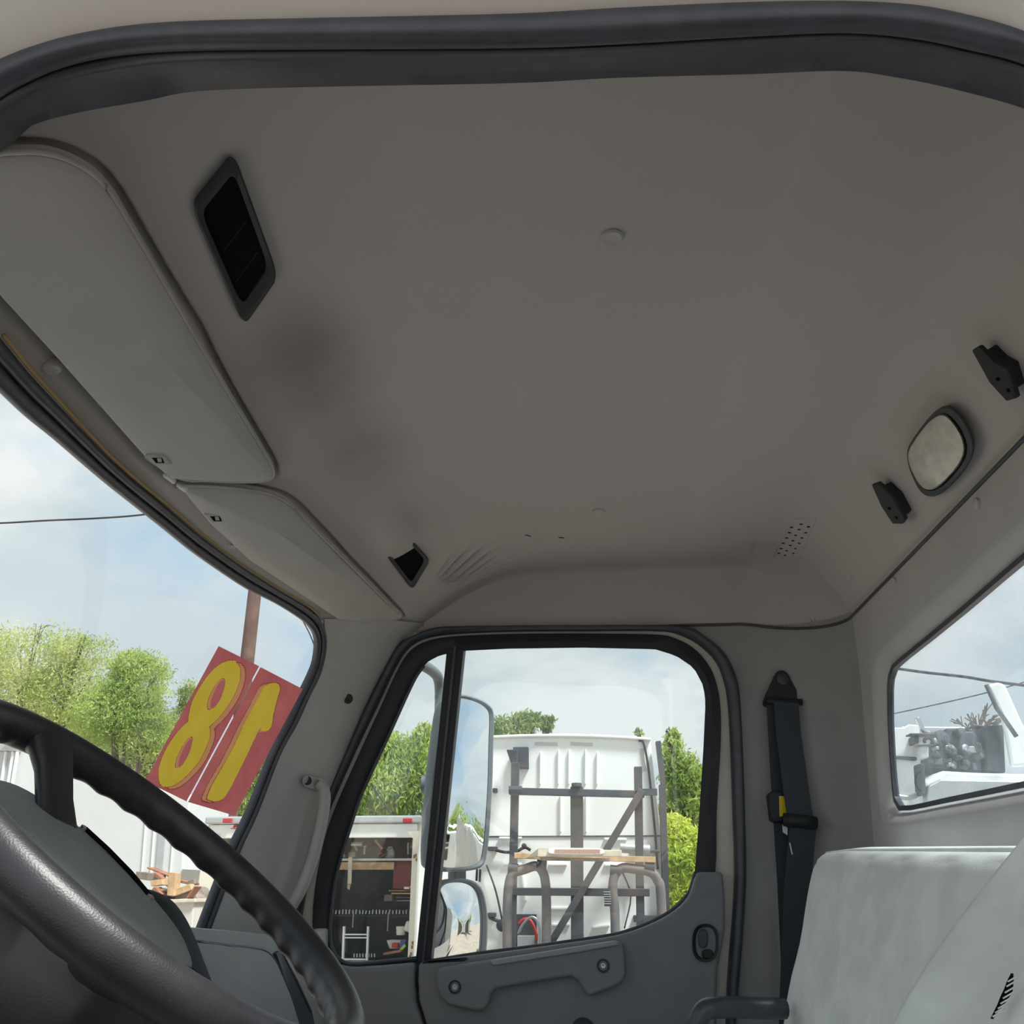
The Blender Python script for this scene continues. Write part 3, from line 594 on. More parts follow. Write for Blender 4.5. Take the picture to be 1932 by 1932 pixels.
# painted jamb and rubber seal of the passenger door opening
JO = [(850, 1196), (796, 1206), (765, 1228), (741, 1268), (711, 1332), (668, 1422), (614, 1545), (592, 1620), (570, 1720), (566, 1800), (572, 1932)]
JR = [(960, 1191), (1100, 1190), (1236, 1190), (1276, 1195), (1316, 1214), (1350, 1246), (1366, 1284), (1374, 1330), (1379, 1420), (1383, 1540), (1386, 1640), (1383, 1720), (1374, 1830), (1370, 1932), (1372, 2040)]
SO = [(870, 1181), (819, 1184), (777, 1200), (750, 1218), (722, 1270), (692, 1330), (644, 1440), (598, 1545), (572, 1640), (552, 1740), (545, 1840), (540, 1932)]
inn = [(p[0], p[1]) for p in reversed(JO)] + JR
outp = [(p[0], p[1]) for p in reversed(SO)] + [(960, 1180), (1100, 1179), (1283, 1181), (1327, 1198), (1366, 1230), (1387, 1270), (1396, 1310), (1402, 1420), (1406, 1540), (1408, 1640), (1405, 1720), (1396, 1840), (1388, 1932), (1386, 2040)]
i3_ = resample([door(*p, -0.006) for p in spline([np.array(p) for p in inn], 5)], 160); o3_ = resample([door(*p, -0.012) for p in spline([np.array(p) for p in outp], 5)], 160)
ps = thing('door_seal', 'slim black rubber seal round the passenger door opening', 'seal', o3_[0])
g = G(); g.grid(band(o3_, i3_, (0, -1, -0.1), 0.016, 8, back=0.012)); g.obj('bulb', M_RUBBER, ps, smooth=70)
fr_l = [door(*p, 0.02) for p in by_angle([tuple(p) for p in spline(FRM, 4, True)], CC, NA)]
jb = by_angle([tuple(p) for p in spline([(p[0], p[1]) for p in inn] + [(1300, 2060), (650, 2060)], 3, True)], (990, 1560), NA); fb = by_angle([tuple(p) for p in spline(FRM, 4, True)], (990, 1560), NA)
g = G(); g.grid([[door((a[0] - 990) * 0.97 + 990, (a[1] - 1560) * 0.97 + 1560, 0.016) for a in fb], [door((a[0] - 990) * 1.012 + 990, (a[1] - 1560) * 1.012 + 1560, 0.010) for a in jb]], closed=True)
g.obj('trim_5', M_CREAM, smooth=60, kind='structure', label='cream painted jamb seen beside the passenger door edge')
g = G(); rows = []
for z in np.linspace(-0.35, -1.0, 5): rows.append([(x, ysidef(z) + 0.012, z) for x in (-0.9, 0.0, 0.42)])
g.grid(rows); g.obj('wall_right_lower', M_DARK, kind='structure', label='dark lower side of the cab below the door trim')

# ------------------------------------------------------------------ grab handle, plug, on the front pillar
def pil(x, y, out=0.0):
    # a point on (or proud of) the pillar trim
    k = min(range(len(l3)), key=lambda i: abs((l3[i] + r3[i])[2] / 2 - atp(x, y, DN, 2.36)[2]))
    a, b = l3[k], r3[k]; n = np.array([0.35, -1, 0.0]); m = (a + b) / 2 + n * 0.018
    nn = np.cross(b - a, (r3[max(0, k - 2)] - r3[min(len(r3) - 1, k + 2)])); nn /= np.linalg.norm(nn)
    if nn[1] > 0: nn = -nn
    return atp(x, y, nn, float(np.dot(m, nn)) + out)
gh = thing('grab_handle', 'grey curved grab handle screwed to the slanted front pillar', 'handle', pil(545, 1720))
top = [(572, 1466), (580, 1462), (606, 1468), (616, 1478), (612, 1492), (596, 1492), (574, 1484), (569, 1476)]
g = G(); g.prism([pil(*p, 0.010) for p in top], (0, 0.03, 0)); g.obj('upper_mount', M_TRIM, gh, bevel=0.004, seg=3)
g = G(); g.lathe(pil(580, 1473, 0.011), (0.2, -1, 0), [(0.011, -0.004), (0.011, 0.0015), (0.007, 0.001), (0.007, -0.002)], 16); g.obj('screw_plug', M_BLACKP, gh, smooth=40)
path = spline([pil(598, 1478, 0.012), pil(610, 1488, 0.028), pil(613, 1510, 0.045), pil(608, 1545, 0.052), pil(598, 1590, 0.055), pil(585, 1635, 0.053), pil(567, 1680, 0.045), pil(548, 1712, 0.02), pil(540, 1724, 0.0)], 6)
g = G(); g.tube(path, lambda i: 0.0165 if i > 5 else 0.013, 14, flat=0.9); g.obj('grip', M_TRIM, gh, smooth=180)
g = G(); g.lathe(pil(657, 1318, 0.003), (0.25, -1, 0), [(0.0125, -0.01), (0.0125, 0.001), (0.009, 0.0025), (0.003, 0.001), (0.001, 0.001)], 20)
g.obj('trim_plug', M_BLACKP, smooth=40, label='small round black plug on the front pillar trim', cat='plug')

# ------------------------------------------------------------------ sun visors, clips and buttons
def ceil_piece(pts, drop, thick, name, m, parent=None, bev=0.005, **k):
    P = [on_ceil(x, y, drop) for x, y in pts]; g = G(); g.prism(P, (0, 0, thick)); return g.obj(name, m, parent, bevel=bev, seg=3, smooth=40, **k)
def padded(pts, drop, thick, name, m, parent):
    P = [on_ceil(x, y, drop) for x, y in pts]; c = sum(P) / len(P); g = G()
    rows = [[p + np.array([0, 0, thick]) for p in P], P]
    for s, d in ((0.985, 0.004), (0.95, 0.006), (0.6, 0.007), (0.02, 0.007)): rows.append([c + (p - c) * s + np.array([0.3, 0, -1]) * d for p in P])
    g.grid(rows, closed=True); return g.obj(name, m, parent, smooth=50)
vz = thing('sun_visor', 'large grey sun visor folded up on the near side of the headliner', 'sun visor', on_ceil(250, 640, 0.03))
padded(V1, 0.016, 0.010, 'visor_board', M_VISOR, vz)
g = G(); ed = spline([on_ceil(x, y, 0.0185) for x, y in V1[8:60:2]], 2); g.tube(ed, 0.0032, 6); g.obj('piping', M_VISOR, vz, smooth=180)
g = G(); g.tube([on_ceil(312, 896, 0.018), on_ceil(322, 903, 0.016), on_ceil(328, 908, 0.006)], 0.005, 8); g.obj('pivot_pin', M_PAPER, vz, smooth=180)
vz2 = thing('sun_visor', 'smaller grey sun visor on the passenger side above the windshield corner', 'sun visor', on_ceil(560, 1040, 0.03))
padded(V2, 0.016, 0.010, 'visor_board', M_VISOR, vz2)
g = G(); ed = spline([on_ceil(x, y, 0.0185) for x, y in V2[0:24:2]], 2); g.tube(ed, 0.003, 6); g.obj('piping', M_VISOR, vz2, smooth=180)
g = G(); g.tube([on_ceil(352, 924, 0.018), on_ceil(343, 918, 0.016), on_ceil(338, 914, 0.006)], 0.006, 8); g.obj('pivot_pin', M_PAPER, vz2, smooth=180)
def clip(px, py, sc, label):
    t = thing('visor_clip', label, 'clip', on_ceil(px, py, 0.03), 'visor clips')
    fr_ = [(px - 26 * sc, py - 9 * sc), (px + 14 * sc, py - 9 * sc), (px + 28 * sc, py + 9 * sc), (px - 10 * sc, py + 9 * sc)]
    fi = [(px - 12 * sc, py - 5 * sc), (px + 8 * sc, py - 5 * sc), (px + 13 * sc, py + 5 * sc), (px - 4 * sc, py + 5 * sc)]
    g = G(); P = [on_ceil(x, y, 0.027) for x, y in fr_]; g.prism(P, (0, 0, 0.012)); b_ = g.obj('bezel', M_VISOR, t, bevel=0.002)
    g = G(); P = [on_ceil(x, y, 0.0276) for x, y in fi]; g.prism(P, (0, 0, 0.004)); g.obj('slot', M_DARK, t)
    g = G(); P = [on_ceil(x, y, 0.0284) for x, y in ((px - 2 * sc, py - 4 * sc), (px + 6 * sc, py - 4 * sc), (px + 8 * sc, py + 3 * sc), (px, py + 3 * sc))]; g.prism(P, (0, 0, 0.003)); g.obj('tongue', M_VISOR, t)
clip(298, 869, 0.95, 'small grey plastic clip at the lower tip of the large sun visor')
clip(407, 979, 0.9, 'small grey plastic clip near the top of the passenger sun visor')
def button(px, py, r, label, tilt=True):
    c = on_ceil(px, py, 0.0); g = G(); g.lathe(c, (0.25 if tilt else 0, 0, -1), [(r, -0.006), (r, 0.003), (r * 0.85, 0.0055), (r * 0.7, 0.0045), (r * 0.3, 0.0040), (r * 0.05, 0.0040)], 24)
    g.obj('headliner_button', M_VISOR, smooth=40, label=label, cat='button', group='headliner fastener buttons')
button(98, 692, 0.0125, 'round grey fastener button beside the front edge of the large visor')
button(437, 1028, 0.010, 'tiny round fastener button beside the passenger visor edge')
button(1155, 445, 0.0155, 'oval-looking grey fastener button in the near middle of the headliner', False)
button(1130, 964, 0.0155, 'flat grey fastener button in the far middle of the headliner', False)

# ------------------------------------------------------------------ two rectangular openings in the headliner
def opening(cor, label, ribs):
    cor = [np.array(c, float) for c in cor]; cen = sum(cor) / 4
    t = thing('ceiling_opening', label, 'vent', on_ceil(*cen, 0.02), 'black framed openings in the headliner')
    def loop(s, n=9):
        out = []
        for i in range(4):
            p = cen + (cor[i] - cen) * s; a = cen + (cor[i - 1] - cen) * s; b = cen + (cor[(i + 1) % 4] - cen) * s; r = 0.16
            for k in range(n):
                q = k / (n - 1); p0 = p + (a - p) * r; p2 = p + (b - p) * r; out.append((1 - q) ** 2 * p0 + 2 * q * (1 - q) * p + q * q * p2)
        return out
    lo, li = loop(1.0), loop(0.76)
    pl = np.linalg.svd(np.array([on_ceil(*c) for c in cor]) - np.mean([on_ceil(*c) for c in cor], 0))[2][2]; pc = np.mean([on_ceil(*c) for c in cor], 0)
    if pl[2] > 0: pl = -pl
    def pp(q, out): return atp(q[0], q[1], pl, float(np.dot(pc, pl)) + out)
    inner = [pp(q, 0.004) for q in li]
    g = G(); g.grid([[pp(q, -0.004) for q in lo], [pp(q, 0.006) for q in lo], [pp(q, 0.008) for q in loop(0.93)], [pp(q, 0.005) for q in li], [p - pl * 0.05 for p in inner]], closed=True); g.obj('bezel', M_BLACKP, t, smooth=50)
    g = G(); g.prism([p - pl * 0.0025 for p in inner], -pl * 0.0 + np.array([0, 0, 0.002])); g.obj('cavity', M_DARK, t)
    for s in ribs:
        a = li[len(li) // 4 * 0 + 4] * (1 - s) + li[len(li) // 4 * 3 + 4] * s; b = li[len(li) // 4 * 1 + 4] * (1 - s) + li[len(li) // 4 * 2 + 4] * s
        g = G(); g.tube([pp(a, 0.0) + (pp(b, 0) - pp(a, 0)) * 0.08, pp(b, 0.0) - (pp(b, 0) - pp(a, 0)) * 0.08], 0.0018, 6); g.obj('rib', M_BLACKP, t)
opening([(358, 385), (440, 284), (526, 522), (460, 617)], 'long black-framed opening in the headliner beside the large sun visor', (0.45, 0.80))
opening([(725, 1043), (763, 1003), (812, 1057), (778, 1114)], 'small-looking black opening half hidden by sagging headliner near the passenger door', ())

# two short tears in the cloth near the far button
for i, (x0, y0, x1, y1) in enumerate(((991, 1009, 1001, 1012), (1054, 1014, 1065, 1015))):
    g = G(); g.tube([on_ceil(x0, y0, 0.0005), on_ceil((x0 + x1) / 2, (y0 + y1) / 2, 0.001), on_ceil(x1, y1, 0.0005)], 0.0011, 5)
    g.obj('headliner_tear', M_DARK, label=('short dark tear in the headliner nearer the windshield' if i == 0 else 'short dark tear in the headliner nearer the rear grille'), cat='tear', group='small headliner tears')

# ------------------------------------------------------------------ slotted speaker grille, lamp, coat hooks over the back window
gr = thing('speaker_grille', 'slotted speaker grille panel in the far rear corner of the headliner', 'grille', on_ceil(1500, 1015, 0.01))
gc = [on_ceil(x, y, 0.003) for x, y in ((1496, 982), (1541, 980), (1510, 1054), (1460, 1054))]; gcn = np.cross(gc[1] - gc[0], gc[3] - gc[0]); gcn /= np.linalg.norm(gcn); gcn = -gcn if gcn[2] > 0 else gcn; gck = float(np.dot(gc[0], gcn))
g = G(); g.prism(gc, (0, 0, 0.02)); g.obj('panel', M_CEIL, gr, bevel=0.003)
sl = G()
SLOTS = [(1513, 989), (1495, 995), (1527, 994), (1509, 999), (1491, 1005), (1522, 1005), (1503, 1010), (1486, 1015), (1515, 1015), (1498, 1020), (1479, 1025), (1510, 1025), (1493, 1029), (1475, 1035), (1503, 1035), (1486, 1039), (1471, 1044), (1499, 1044), (1483, 1048)]
base = None
for i, (px, py) in enumerate(SLOTS):
    c = atp(px, py, gcn, gck + 0.0006); g = G(); g.box(c, (0.011, 0.0038, 0.0015)); g.obj('slot', M_DARK, gr)
dm = thing('dome_lamp', 'rounded square dome lamp with a pale lens above the back window', 'lamp', on_ceil(1775, 850, 0.03))
dcen = np.array([1775.0, 849.0]); dl = [tuple(p) for p in spline([(1787, 765), (1810, 780), (1832, 815), (1838, 850), (1822, 885), (1785, 925), (1757, 937), (1735, 925), (1716, 885), (1712, 850), (1728, 820), (1760, 780)], 4, True)]
pc = np.mean([on_ceil(*p) for p in dl], 0); cr = np.cross(on_ceil(1760, 780) - on_ceil(1757, 937), on_ceil(1838, 850) - on_ceil(1712, 850)); cr /= np.linalg.norm(cr)
if cr[2] > 0: cr = -cr
def dpt(q, out): return atp(q[0], q[1], cr, float(np.dot(pc, cr)) + out)
def dsc(s, sx=0, sy=0): return [(dcen[0] + sx + (p[0] - dcen[0]) * s, dcen[1] + sy + (p[1] - dcen[1]) * s) for p in dl]
g = G(); g.grid([[dpt(p, -0.02) for p in dl], [dpt(p, 0.014) for p in dl], [dpt(p, 0.022) for p in dsc(0.94)], [dpt(p, 0.023) for p in dsc(0.86, -4, 2)], [dpt(p, 0.016) for p in dsc(0.84, -4, 2)]], closed=True); g.obj('housing', M_BLACKP if False else M_DASHD, dm, smooth=50)
g = G(); g.grid([[dpt(p, 0.017) for p in dsc(0.85, -8, 2)], [dpt(p, 0.026) for p in dsc(0.80, -8, 2)], [dpt(p, 0.030) for p in dsc(0.5, -8, 2)], [dpt(p, 0.031) for p in dsc(0.02, -8, 2)]], closed=True); g.obj('lens', M_LENS, dm, smooth=50)
def hook(P, label, hp=None):
    t = thing('coat_hook', label, 'hook', on_ceil(*P[2], 0.03), 'black coat hooks')
    a = [on_ceil(*p) for p in P]; c0 = sum(a) / len(a); L = a[1] - a[0]
    nrm = cr
    g = G(); g.prism([p + nrm * 0.028 for p in a], -nrm * 0.010); b = g.obj('face', M_BLACKP, t, bevel=0.003, seg=3)
    s = [c0 + (p - c0) * 0.75 for p in a]
    g = G(); g.prism([p + nrm * 0.020 for p in s[: len(s)]], -nrm * 0.024); g.obj('stem', M_BLACKP, t, bevel=0.002)
    for f in (0.60, 0.83):
        q = a[0] * (1 - f) + a[-1 if hp is None else hp] * f + nrm * 0.0285; g = G(); g.lathe(q, nrm, [(0.0032, -0.002), (0.0032, 0.0006), (0.002, 0.0006)], 10); g.obj('screw_hole', M_DARK, t)
hook([(1664, 902), (1676, 898), (1705, 925), (1728, 968), (1722, 976), (1704, 976), (1682, 942)], 'black plastic coat hook between grille corner and dome lamp', 4)
hook([(1859, 645), (1872, 637), (1900, 665), (1928, 680), (1945, 735), (1925, 741), (1892, 705)], 'black plastic coat hook at the picture edge above the dome lamp', 4)
for (px, py, lab) in ((1841, 950, 'pale trim pin under the headliner edge below the dome lamp'), (1685, 1098, 'pale trim pin at the headliner edge near the back window corner'), (1602, 1087, 'pale trim pin on the headliner above the seat belt')):
    c = rear_pt(px, py, 0.004) if px != 1602 else on_ceil(px, py, 0.002); g = G(); g.lathe(c, (-1, 0, 0), [(0.010, -0.006), (0.010, 0.001), (0.006, 0.004), (0.001, 0.004)], 14)
    g.obj('trim_pin', M_TRIM, smooth=40, label=lab, cat='pin', group='pale trim pins')
# joint line where headliner meets rear and side trim
jl = [(XR - 0.002, y, 0.642) for y in np.linspace(0.8, 2.20, 20)] + [(XR - RC + RC * sin(a), 2.425 - RC + RC * cos(a) - 0.002, 0.642 + 0.045 * (1 - sin(a))) for a in np.linspace(pi / 2 - 0.1, 0.05, 12)] + [(x, 2.423, 0.688) for x in np.linspace(0.46, 0.20, 6)]
g = G(); g.tube(jl, 0.004, 6); g.obj('trim_7', M_RUBBER, smooth=180, kind='structure', label='dark joint line along the rear edge of the headliner')

# ================================================================== seat belt on the pillar
sb = thing('seat_belt', 'dark seat belt hanging from its pillar anchor by the passenger seat', 'seat belt', door(1490, 1900, -0.03))
g = G(); g.prism([door(x, y, -0.022) for x, y in spline([(1474, 1264), (1486, 1270), (1500, 1295), (1518, 1322), (1514, 1333), (1500, 1337), (1460, 1335), (1442, 1331), (1441, 1320), (1452, 1295), (1464, 1270)], 3, True)], (0, 0.014, 0)); an = g.obj('anchor_plate', M_BLACKP, sb, bevel=0.004, seg=3)
g = G(); g.tube([door(1446, 1322, -0.034), door(1480, 1325, -0.037), door(1513, 1325, -0.034)], 0.009, 10); g.obj('guide_bar', M_BLACKP, an, smooth=180)
g = G(); g.lathe(door(1476, 1281, -0.024), (0, -1, 0), [(0.016, -0.003), (0.016, 0.003), (0.012, 0.005), (0.003, 0.005)], 18); g.obj('anchor_bolt', M_RUBBER, an, smooth=40)
def strap(path, w, name, par, thick=0.002):
    P = spline(path, 6); g = G(); rows = []
    for i, p in enumerate(P):
        t = P[min(i + 1, len(P) - 1)] - P[max(i - 1, 0)]; t /= np.linalg.norm(t); s = np.cross(t, np.array([0.1, -1, 0.0])); s /= np.linalg.norm(s); n = np.cross(s, t)
        rows.append([p - s * w / 2, p + s * w / 2, p + s * w / 2 + n * thick, p - s * w / 2 + n * thick])
    g.grid(rows, closed=True); return g.obj(name, M_WEB, par, smooth=30)
strap([door(1483, 1326, -0.045), door(1487, 1380, -0.050), door(1495, 1440, -0.055), door(1503, 1500, -0.065), door(1510, 1545, -0.075)], 0.066, 'upper_webbing', sb)
strap([door(1462, 1330, -0.028), door(1466, 1400, -0.026), door(1472, 1500, -0.024), door(1482, 1650, -0.022), door(1492, 1850, -0.020), door(1496, 1980, -0.02)], 0.045, 'rear_webbing', sb)
strap([door(1515, 1558, -0.072), door(1510, 1610, -0.070), door(1503, 1700, -0.060), door(1498, 1850, -0.05), door(1495, 1960, -0.05)], 0.066, 'lower_webbing', sb)
g = G(); g.tube([door(1478, 1546, -0.082), door(1505, 1549, -0.085), door(1540, 1553, -0.082)], lambda i: 0.016, 12); g.obj('tongue_bar', M_BLACKP, sb, smooth=180)
g = G(); g.prism([door(x, y, -0.07) for x, y in ((1476, 1556), (1486, 1562), (1486, 1576), (1477, 1570))], (0, 0.004, 0)); g.obj('tongue_plate', M_ALU, sb)
g = G(); g.prism([door(x, y, -0.055) for x, y in ((1450, 1498), (1456, 1492), (1480, 1494), (1482, 1548), (1470, 1553), (1456, 1548))], (0, 0.04, 0)); bk = g.obj('retractor_box', M_BLACKP, sb, bevel=0.005)
g = G(); g.prism([door(x, y, -0.057) for x, y in ((1470, 1502), (1483, 1502), (1484, 1538), (1471, 1541))], (0, 0.004, 0)); g.obj('yellow_tag', M_YTAG, bk, label='bright yellow tag on the belt box')
g = G(); g.tube([door(1490, 1590, -0.078), door(1493, 1605, -0.079), door(1495, 1612, -0.078)], 0.0018, 6); g.obj('loose_thread', M_PAPER, sb)

# ================================================================== seats
def cushion(c, size, R, r=0.06, n=10, crown=0.012):
    """padded slab: rounded box with a slightly crowned front"""
    g = G(); h = np.array(size) / 2
    bm = bmesh.new(); bmesh.ops.create_cube(bm, size=1.0); bmesh.ops.scale(bm, vec=size, verts=bm.verts)
    bmesh.ops.bevel(bm, geom=list(bm.edges), offset=r, segments=5, affect='EDGES', profile=0.5)
    bmesh.ops.triangulate(bm, faces=[f for f in bm.faces if len(f.verts) > 4])
    bmesh.ops.subdivide_edges(bm, edges=[e for e in bm.edges if e.calc_length() > 0.12], cuts=3, use_grid_fill=True)
    V = []
    for v in bm.verts:
        p = np.array(v.co); q = p / h
        p = p + np.array([-1, 0, 0]) * crown * max(0, 1 - q[1] ** 2) * max(0, 1 - q[2] ** 2) * (1 if p[0] < 0 else 0)
        V.append(R @ p + np.array(c))
    bm.verts.index_update(); F = [tuple(v.index for v in f.verts) for f in bm.faces]; bm.free()
    return g.add(V, F)
# passenger bench seat
R1 = rotm((0, 1, 0), radians(17))
seat1 = thing('bench_seat', 'wide grey vinyl passenger seat under the back window', 'seat', (0.35, 1.65, -0.9))
pts_l = [at(1475, 1932, Y=2.08), at(1537, 1622, Y=2.08)]
def seat_back():
    # side outline of the backrest (front edge follows the photograph at Y = 2.08), swept across the cab
    fr0 = at(1470, 1960, Y=2.08); fr1 = at(1500, 1780, Y=2.08); fr2 = at(1521, 1660, Y=2.08); fr3 = at(1534, 1622, Y=2.08); fr4 = at(1556, 1609, Y=2.08)
    prof = [fr0 + np.array([-0.10, 0, -0.50]), fr0, fr1, fr2, fr3, fr4, fr4 + np.array([0.05, 0, 0.004]), fr4 + np.array([0.085, 0, -0.02]), fr4 + np.array([0.085, 0, -0.12]), fr0 + np.array([0.15, 0, -0.50])]
    P = spline(prof, 4); cen = sum(P) / len(P); rows = []
    for t in np.linspace(0, 1, 34):
        y = 2.10 - 0.86 * t; e = min(t, 1 - t) * 0.86; ins = 0.0 if e > 0.05 else (0.05 - math.sqrt(max(0, 0.05 ** 2 - (0.05 - e) ** 2)))
        row = []
        for p in P:
            d = p - cen; L = np.linalg.norm(d[[0, 2]]); s = max(0.02, 1 - ins / L); q = cen + d * s
            w = 0.004 * sin(y * 40) * (1 if d[0] < 0 else 0) * max(0, 1 - abs(d[2] - 0.2) / 0.2)
            row.append((q[0] + w + 0.06 * t, y, q[2] - 0.035 * max(0, t - 0.2)))
        rows.append(row)
    g = G(); g.grid(rows, closed=True); n = len(P); b = 0
    g.f.append(tuple(range(n))); e = len(g.v) - n; g.f.append(tuple(e + k for k in range(n)))
    return g
seat_back().obj('backrest', M_SEAT, seat1, smooth=60)
g = cushion((0.10, 1.66, -0.56), (0.55, 0.86, 0.18), np.eye(3), 0.05); g.obj('seat_cushion', M_SEAT, seat1, smooth=60)
ed = spline([at(1500, 1780, Y=2.095), at(1521, 1660, Y=2.095), at(1534, 1624, Y=2.095), at(1556, 1611, Y=2.09)], 6)
g = G(); g.tube([at(1560, 1608, Y=2.06) + np.array([0.055 * t, -0.80 * t, -0.004 - 0.03 * max(0, t - 0.2)]) for t in np.linspace(0, 1, 20)], 0.005, 8); g.obj('top_piping', M_SEAT, seat1, smooth=180)
# black tubular armrest
ar = [at(1312, 1960, Y=1.95), at(1316, 1930, Y=1.95), at(1330, 1906, Y=1.95), at(1355, 1901, Y=1.95), at(1400, 1901, Y=1.97), at(1480, 1903, Y=2.0)]
g = G(); g.tube(spline(ar, 6), 0.019, 12); g.obj('armrest_bar', M_RUBBER, seat1, smooth=180)

# driver seat, only its leaning backrest edge shows
seat2 = thing('driver_seat', 'torn light grey vinyl driver seat leaning at the near right', 'seat', (0.45, 0.95, -0.9))
E0 = [(1640, 2010), (1662, 1968), (1682, 1930), (1715, 1868), (1760, 1798), (1815, 1722), (1870, 1652), (1912, 1600), (1945, 1560), (1975, 1530)]
far3 = spline([at(x, y, Y=1.17 if y > 1500 else 1.17) for x, y in E0], 4)
BK = np.array([0.80, 0, -0.42]); rows = []
for i, p in enumerate(far3):
    t = i / (len(far3) - 1); row = []
    # section across the seat: far side bolster, hollow, near bolster
    prof = [(0.10, 0.10), (0.03, 0.06), (0.00, 0.015), (-0.016, -0.004), (-0.04, -0.008), (-0.08, 0.006), (-0.13, 0.026), (-0.17, 0.036), (-0.21, 0.034), (-0.235, 0.012), (-0.25, -0.012), (-0.28, -0.024), (-0.32, -0.020), (-0.36, 0.0), (-0.39, 0.05), (-0.40, 0.11)]
    nrm = np.array([0.80, 0, -0.45])
    for (dy, dx) in prof:
        if dy > 0: row.append(p + np.array([0.0, 0.0, 0]) + nrm * dx * 1.2)
        else: row.append(p + np.array([0, dy, 0]) + nrm * dx)
    rows.append(row)
g = G(); g.grid(rows, closed=True); g.f.append(tuple(range(len(rows[0])))); g.f.append(tuple(len(g.v) - len(rows[0]) + k for k in range(len(rows[0])))); g.obj('backrest', M_SEAT, seat2, smooth=75)
g = cushion((0.10, 0.97, -0.42), (0.55, 0.48, 0.18), np.eye(3), 0.05); g.obj('seat_cushion', M_SEAT, seat2, smooth=60)
# burst seam with dark foam and cross threads
def dseat(x, y, Y=0.97): return at(x, y, Y=Y)
tear = [(1909, 1836), (1905, 1850), (1899, 1872), (1890, 1892), (1880, 1908), (1871, 1922)]
tl = [at(x, y, Y=0.86) for x, y in tear]
g = G(); g.grid([[p + np.array([-0.004, -0.001, 0.0]) * w, p + np.array([0, -0.003, 0]), p + np.array([0.006, -0.001, 0.003]) * w] for p, w in zip(spline(tl, 4), np.r_[np.linspace(0.2, 1, 10), np.linspace(1, 0.3, 11)])]); g.obj('burst_seam', M_DARK, seat2, label='dark torn seam')
for i in range(8):
    p = spline(tl, 4)[3 + i * 2]; g = G(); g.tube([p + np.array([-0.005, -0.006, -0.002]), p + np.array([0.0, -0.008, 0.001]), p + np.array([0.007, -0.006, 0.004])], 0.0006, 5); g.obj('thread', M_PAPER, seat2)

# ================================================================== steering wheel
TW, SW = 0.65320, -0.01960
WU = np.array([cos(TW), 0, -sin(TW)]); WV = np.array([sin(TW) * sin(SW), cos(SW), cos(TW) * sin(SW)]); WN = np.cross(WU, WV)
WCN = np.array([-0.3823, 0.8127, 0.0161]); WR = 0.2227
sw = thing('steering_wheel', 'black steering wheel with finger-grip rim at the lower left', 'steering wheel', WCN - WN * 0.25)
spk = [radians(162), radians(232), radians(308)]
rows = []; NB = 20; NAa = 360
for i in range(NAa):
    a = 2 * pi * i / NAa; rd = cos(a) * WU + sin(a) * WV; c = WCN + WR * rd; row = []
    away = min(abs((a - s + pi) % (2 * pi) - pi) for s in spk); ge = min(1.0, max(0.0, (away - 0.16) / 0.08))
    for k in range(NB):
        b = 2 * pi * k / NB; w = max(0.0, cos(b - pi - 0.9)) ** 2
        r = 0.0200 + ge * (0.0015 * w * (1 - 2 * abs(sin(a * 19.5)) ** 1.6)) + 0.001 * w
        row.append(c + r * (0.76 * cos(b) * rd + 0.93 * sin(b) * WN))
    rows.append(row)
rows.append(rows[0]); g = G(); g.grid(rows, closed=True); g.obj('rim', M_WHEEL, sw, smooth=180)
PC = WCN - WN * 0.048
def padpt(du, dv, dn): return PC + WU * du + WV * dv + WN * dn
for s in spk:
    rd = cos(s) * WU + sin(s) * WV; td = -sin(s) * WU + cos(s) * WV; rows = []
    for t, w, th, dn in ((0.0, 0.030, 0.018, 0.0), (0.10, 0.028, 0.014, -0.002), (0.28, 0.0235, 0.012, -0.012), (0.5, 0.022, 0.012, -0.028), (0.75, 0.026, 0.013, -0.045), (1.0, 0.034, 0.014, -0.058)):
        c = WCN + rd * (WR - 0.006) * (1 - t) + rd * 0.085 * t + WN * dn
        rows.append([c + td * w * cos(b) * (abs(cos(b)) ** -0.3 if abs(cos(b)) > 0.05 else 1) + WN * th * sin(b) for b in np.linspace(0, 2 * pi, 17)[:-1]])
    g = G(); g.grid(rows, closed=True); g.obj('spoke', M_WHEEL, sw, smooth=180)
def superell(ru, rv, n=48, p=3.0):
    return [(abs(cos(a)) ** (2 / p) * np.sign(cos(a)) * ru, abs(sin(a)) ** (2 / p) * np.sign(sin(a)) * rv) for a in np.linspace(0, 2 * pi, n + 1)[:-1]]
g = G(); g.grid([[padpt(u * s - 0.058, v * s + 0.016, d) for u, v in superell(0.138, 0.082, 48, 2.2)] for s, d in ((0.90, -0.022), (0.99, -0.014), (1.0, -0.004), (0.975, 0.005), (0.9, 0.010), (0.5, 0.016), (0.02, 0.018))], closed=True)
pad = g.obj('horn_pad', M_PAD, sw, smooth=60)
g = G(); g.tube([padpt(u, v, 0.0150) for u, v in ((-0.112, 0.073), (-0.08, 0.077), (-0.045, 0.075), (-0.012, 0.066))], 0.0022, 8); g.obj('pad_groove', M_DARK, pad, smooth=180)
for u, vv_ in ((-0.113, 0.072), (-0.010, 0.065)):
    g = G(); g.lathe(padpt(u, vv_, 0.0130), WN, [(0.004, -0.002), (0.004, 0.003), (0.001, 0.004)], 10); g.obj('pad_stud', M_CHROME, pad, smooth=40)
g = G(); g.grid([[padpt(u * s - 0.05, v * s + 0.012, d) for u, v in superell(0.145, 0.088, 40, 2.2)] for s, d in ((0.9, -0.012), (1.0, -0.018), (1.0, -0.085), (0.8, -0.12), (0.45, -0.14))], closed=True); g.obj('hub_cover', M_WHEEL, sw, smooth=60)
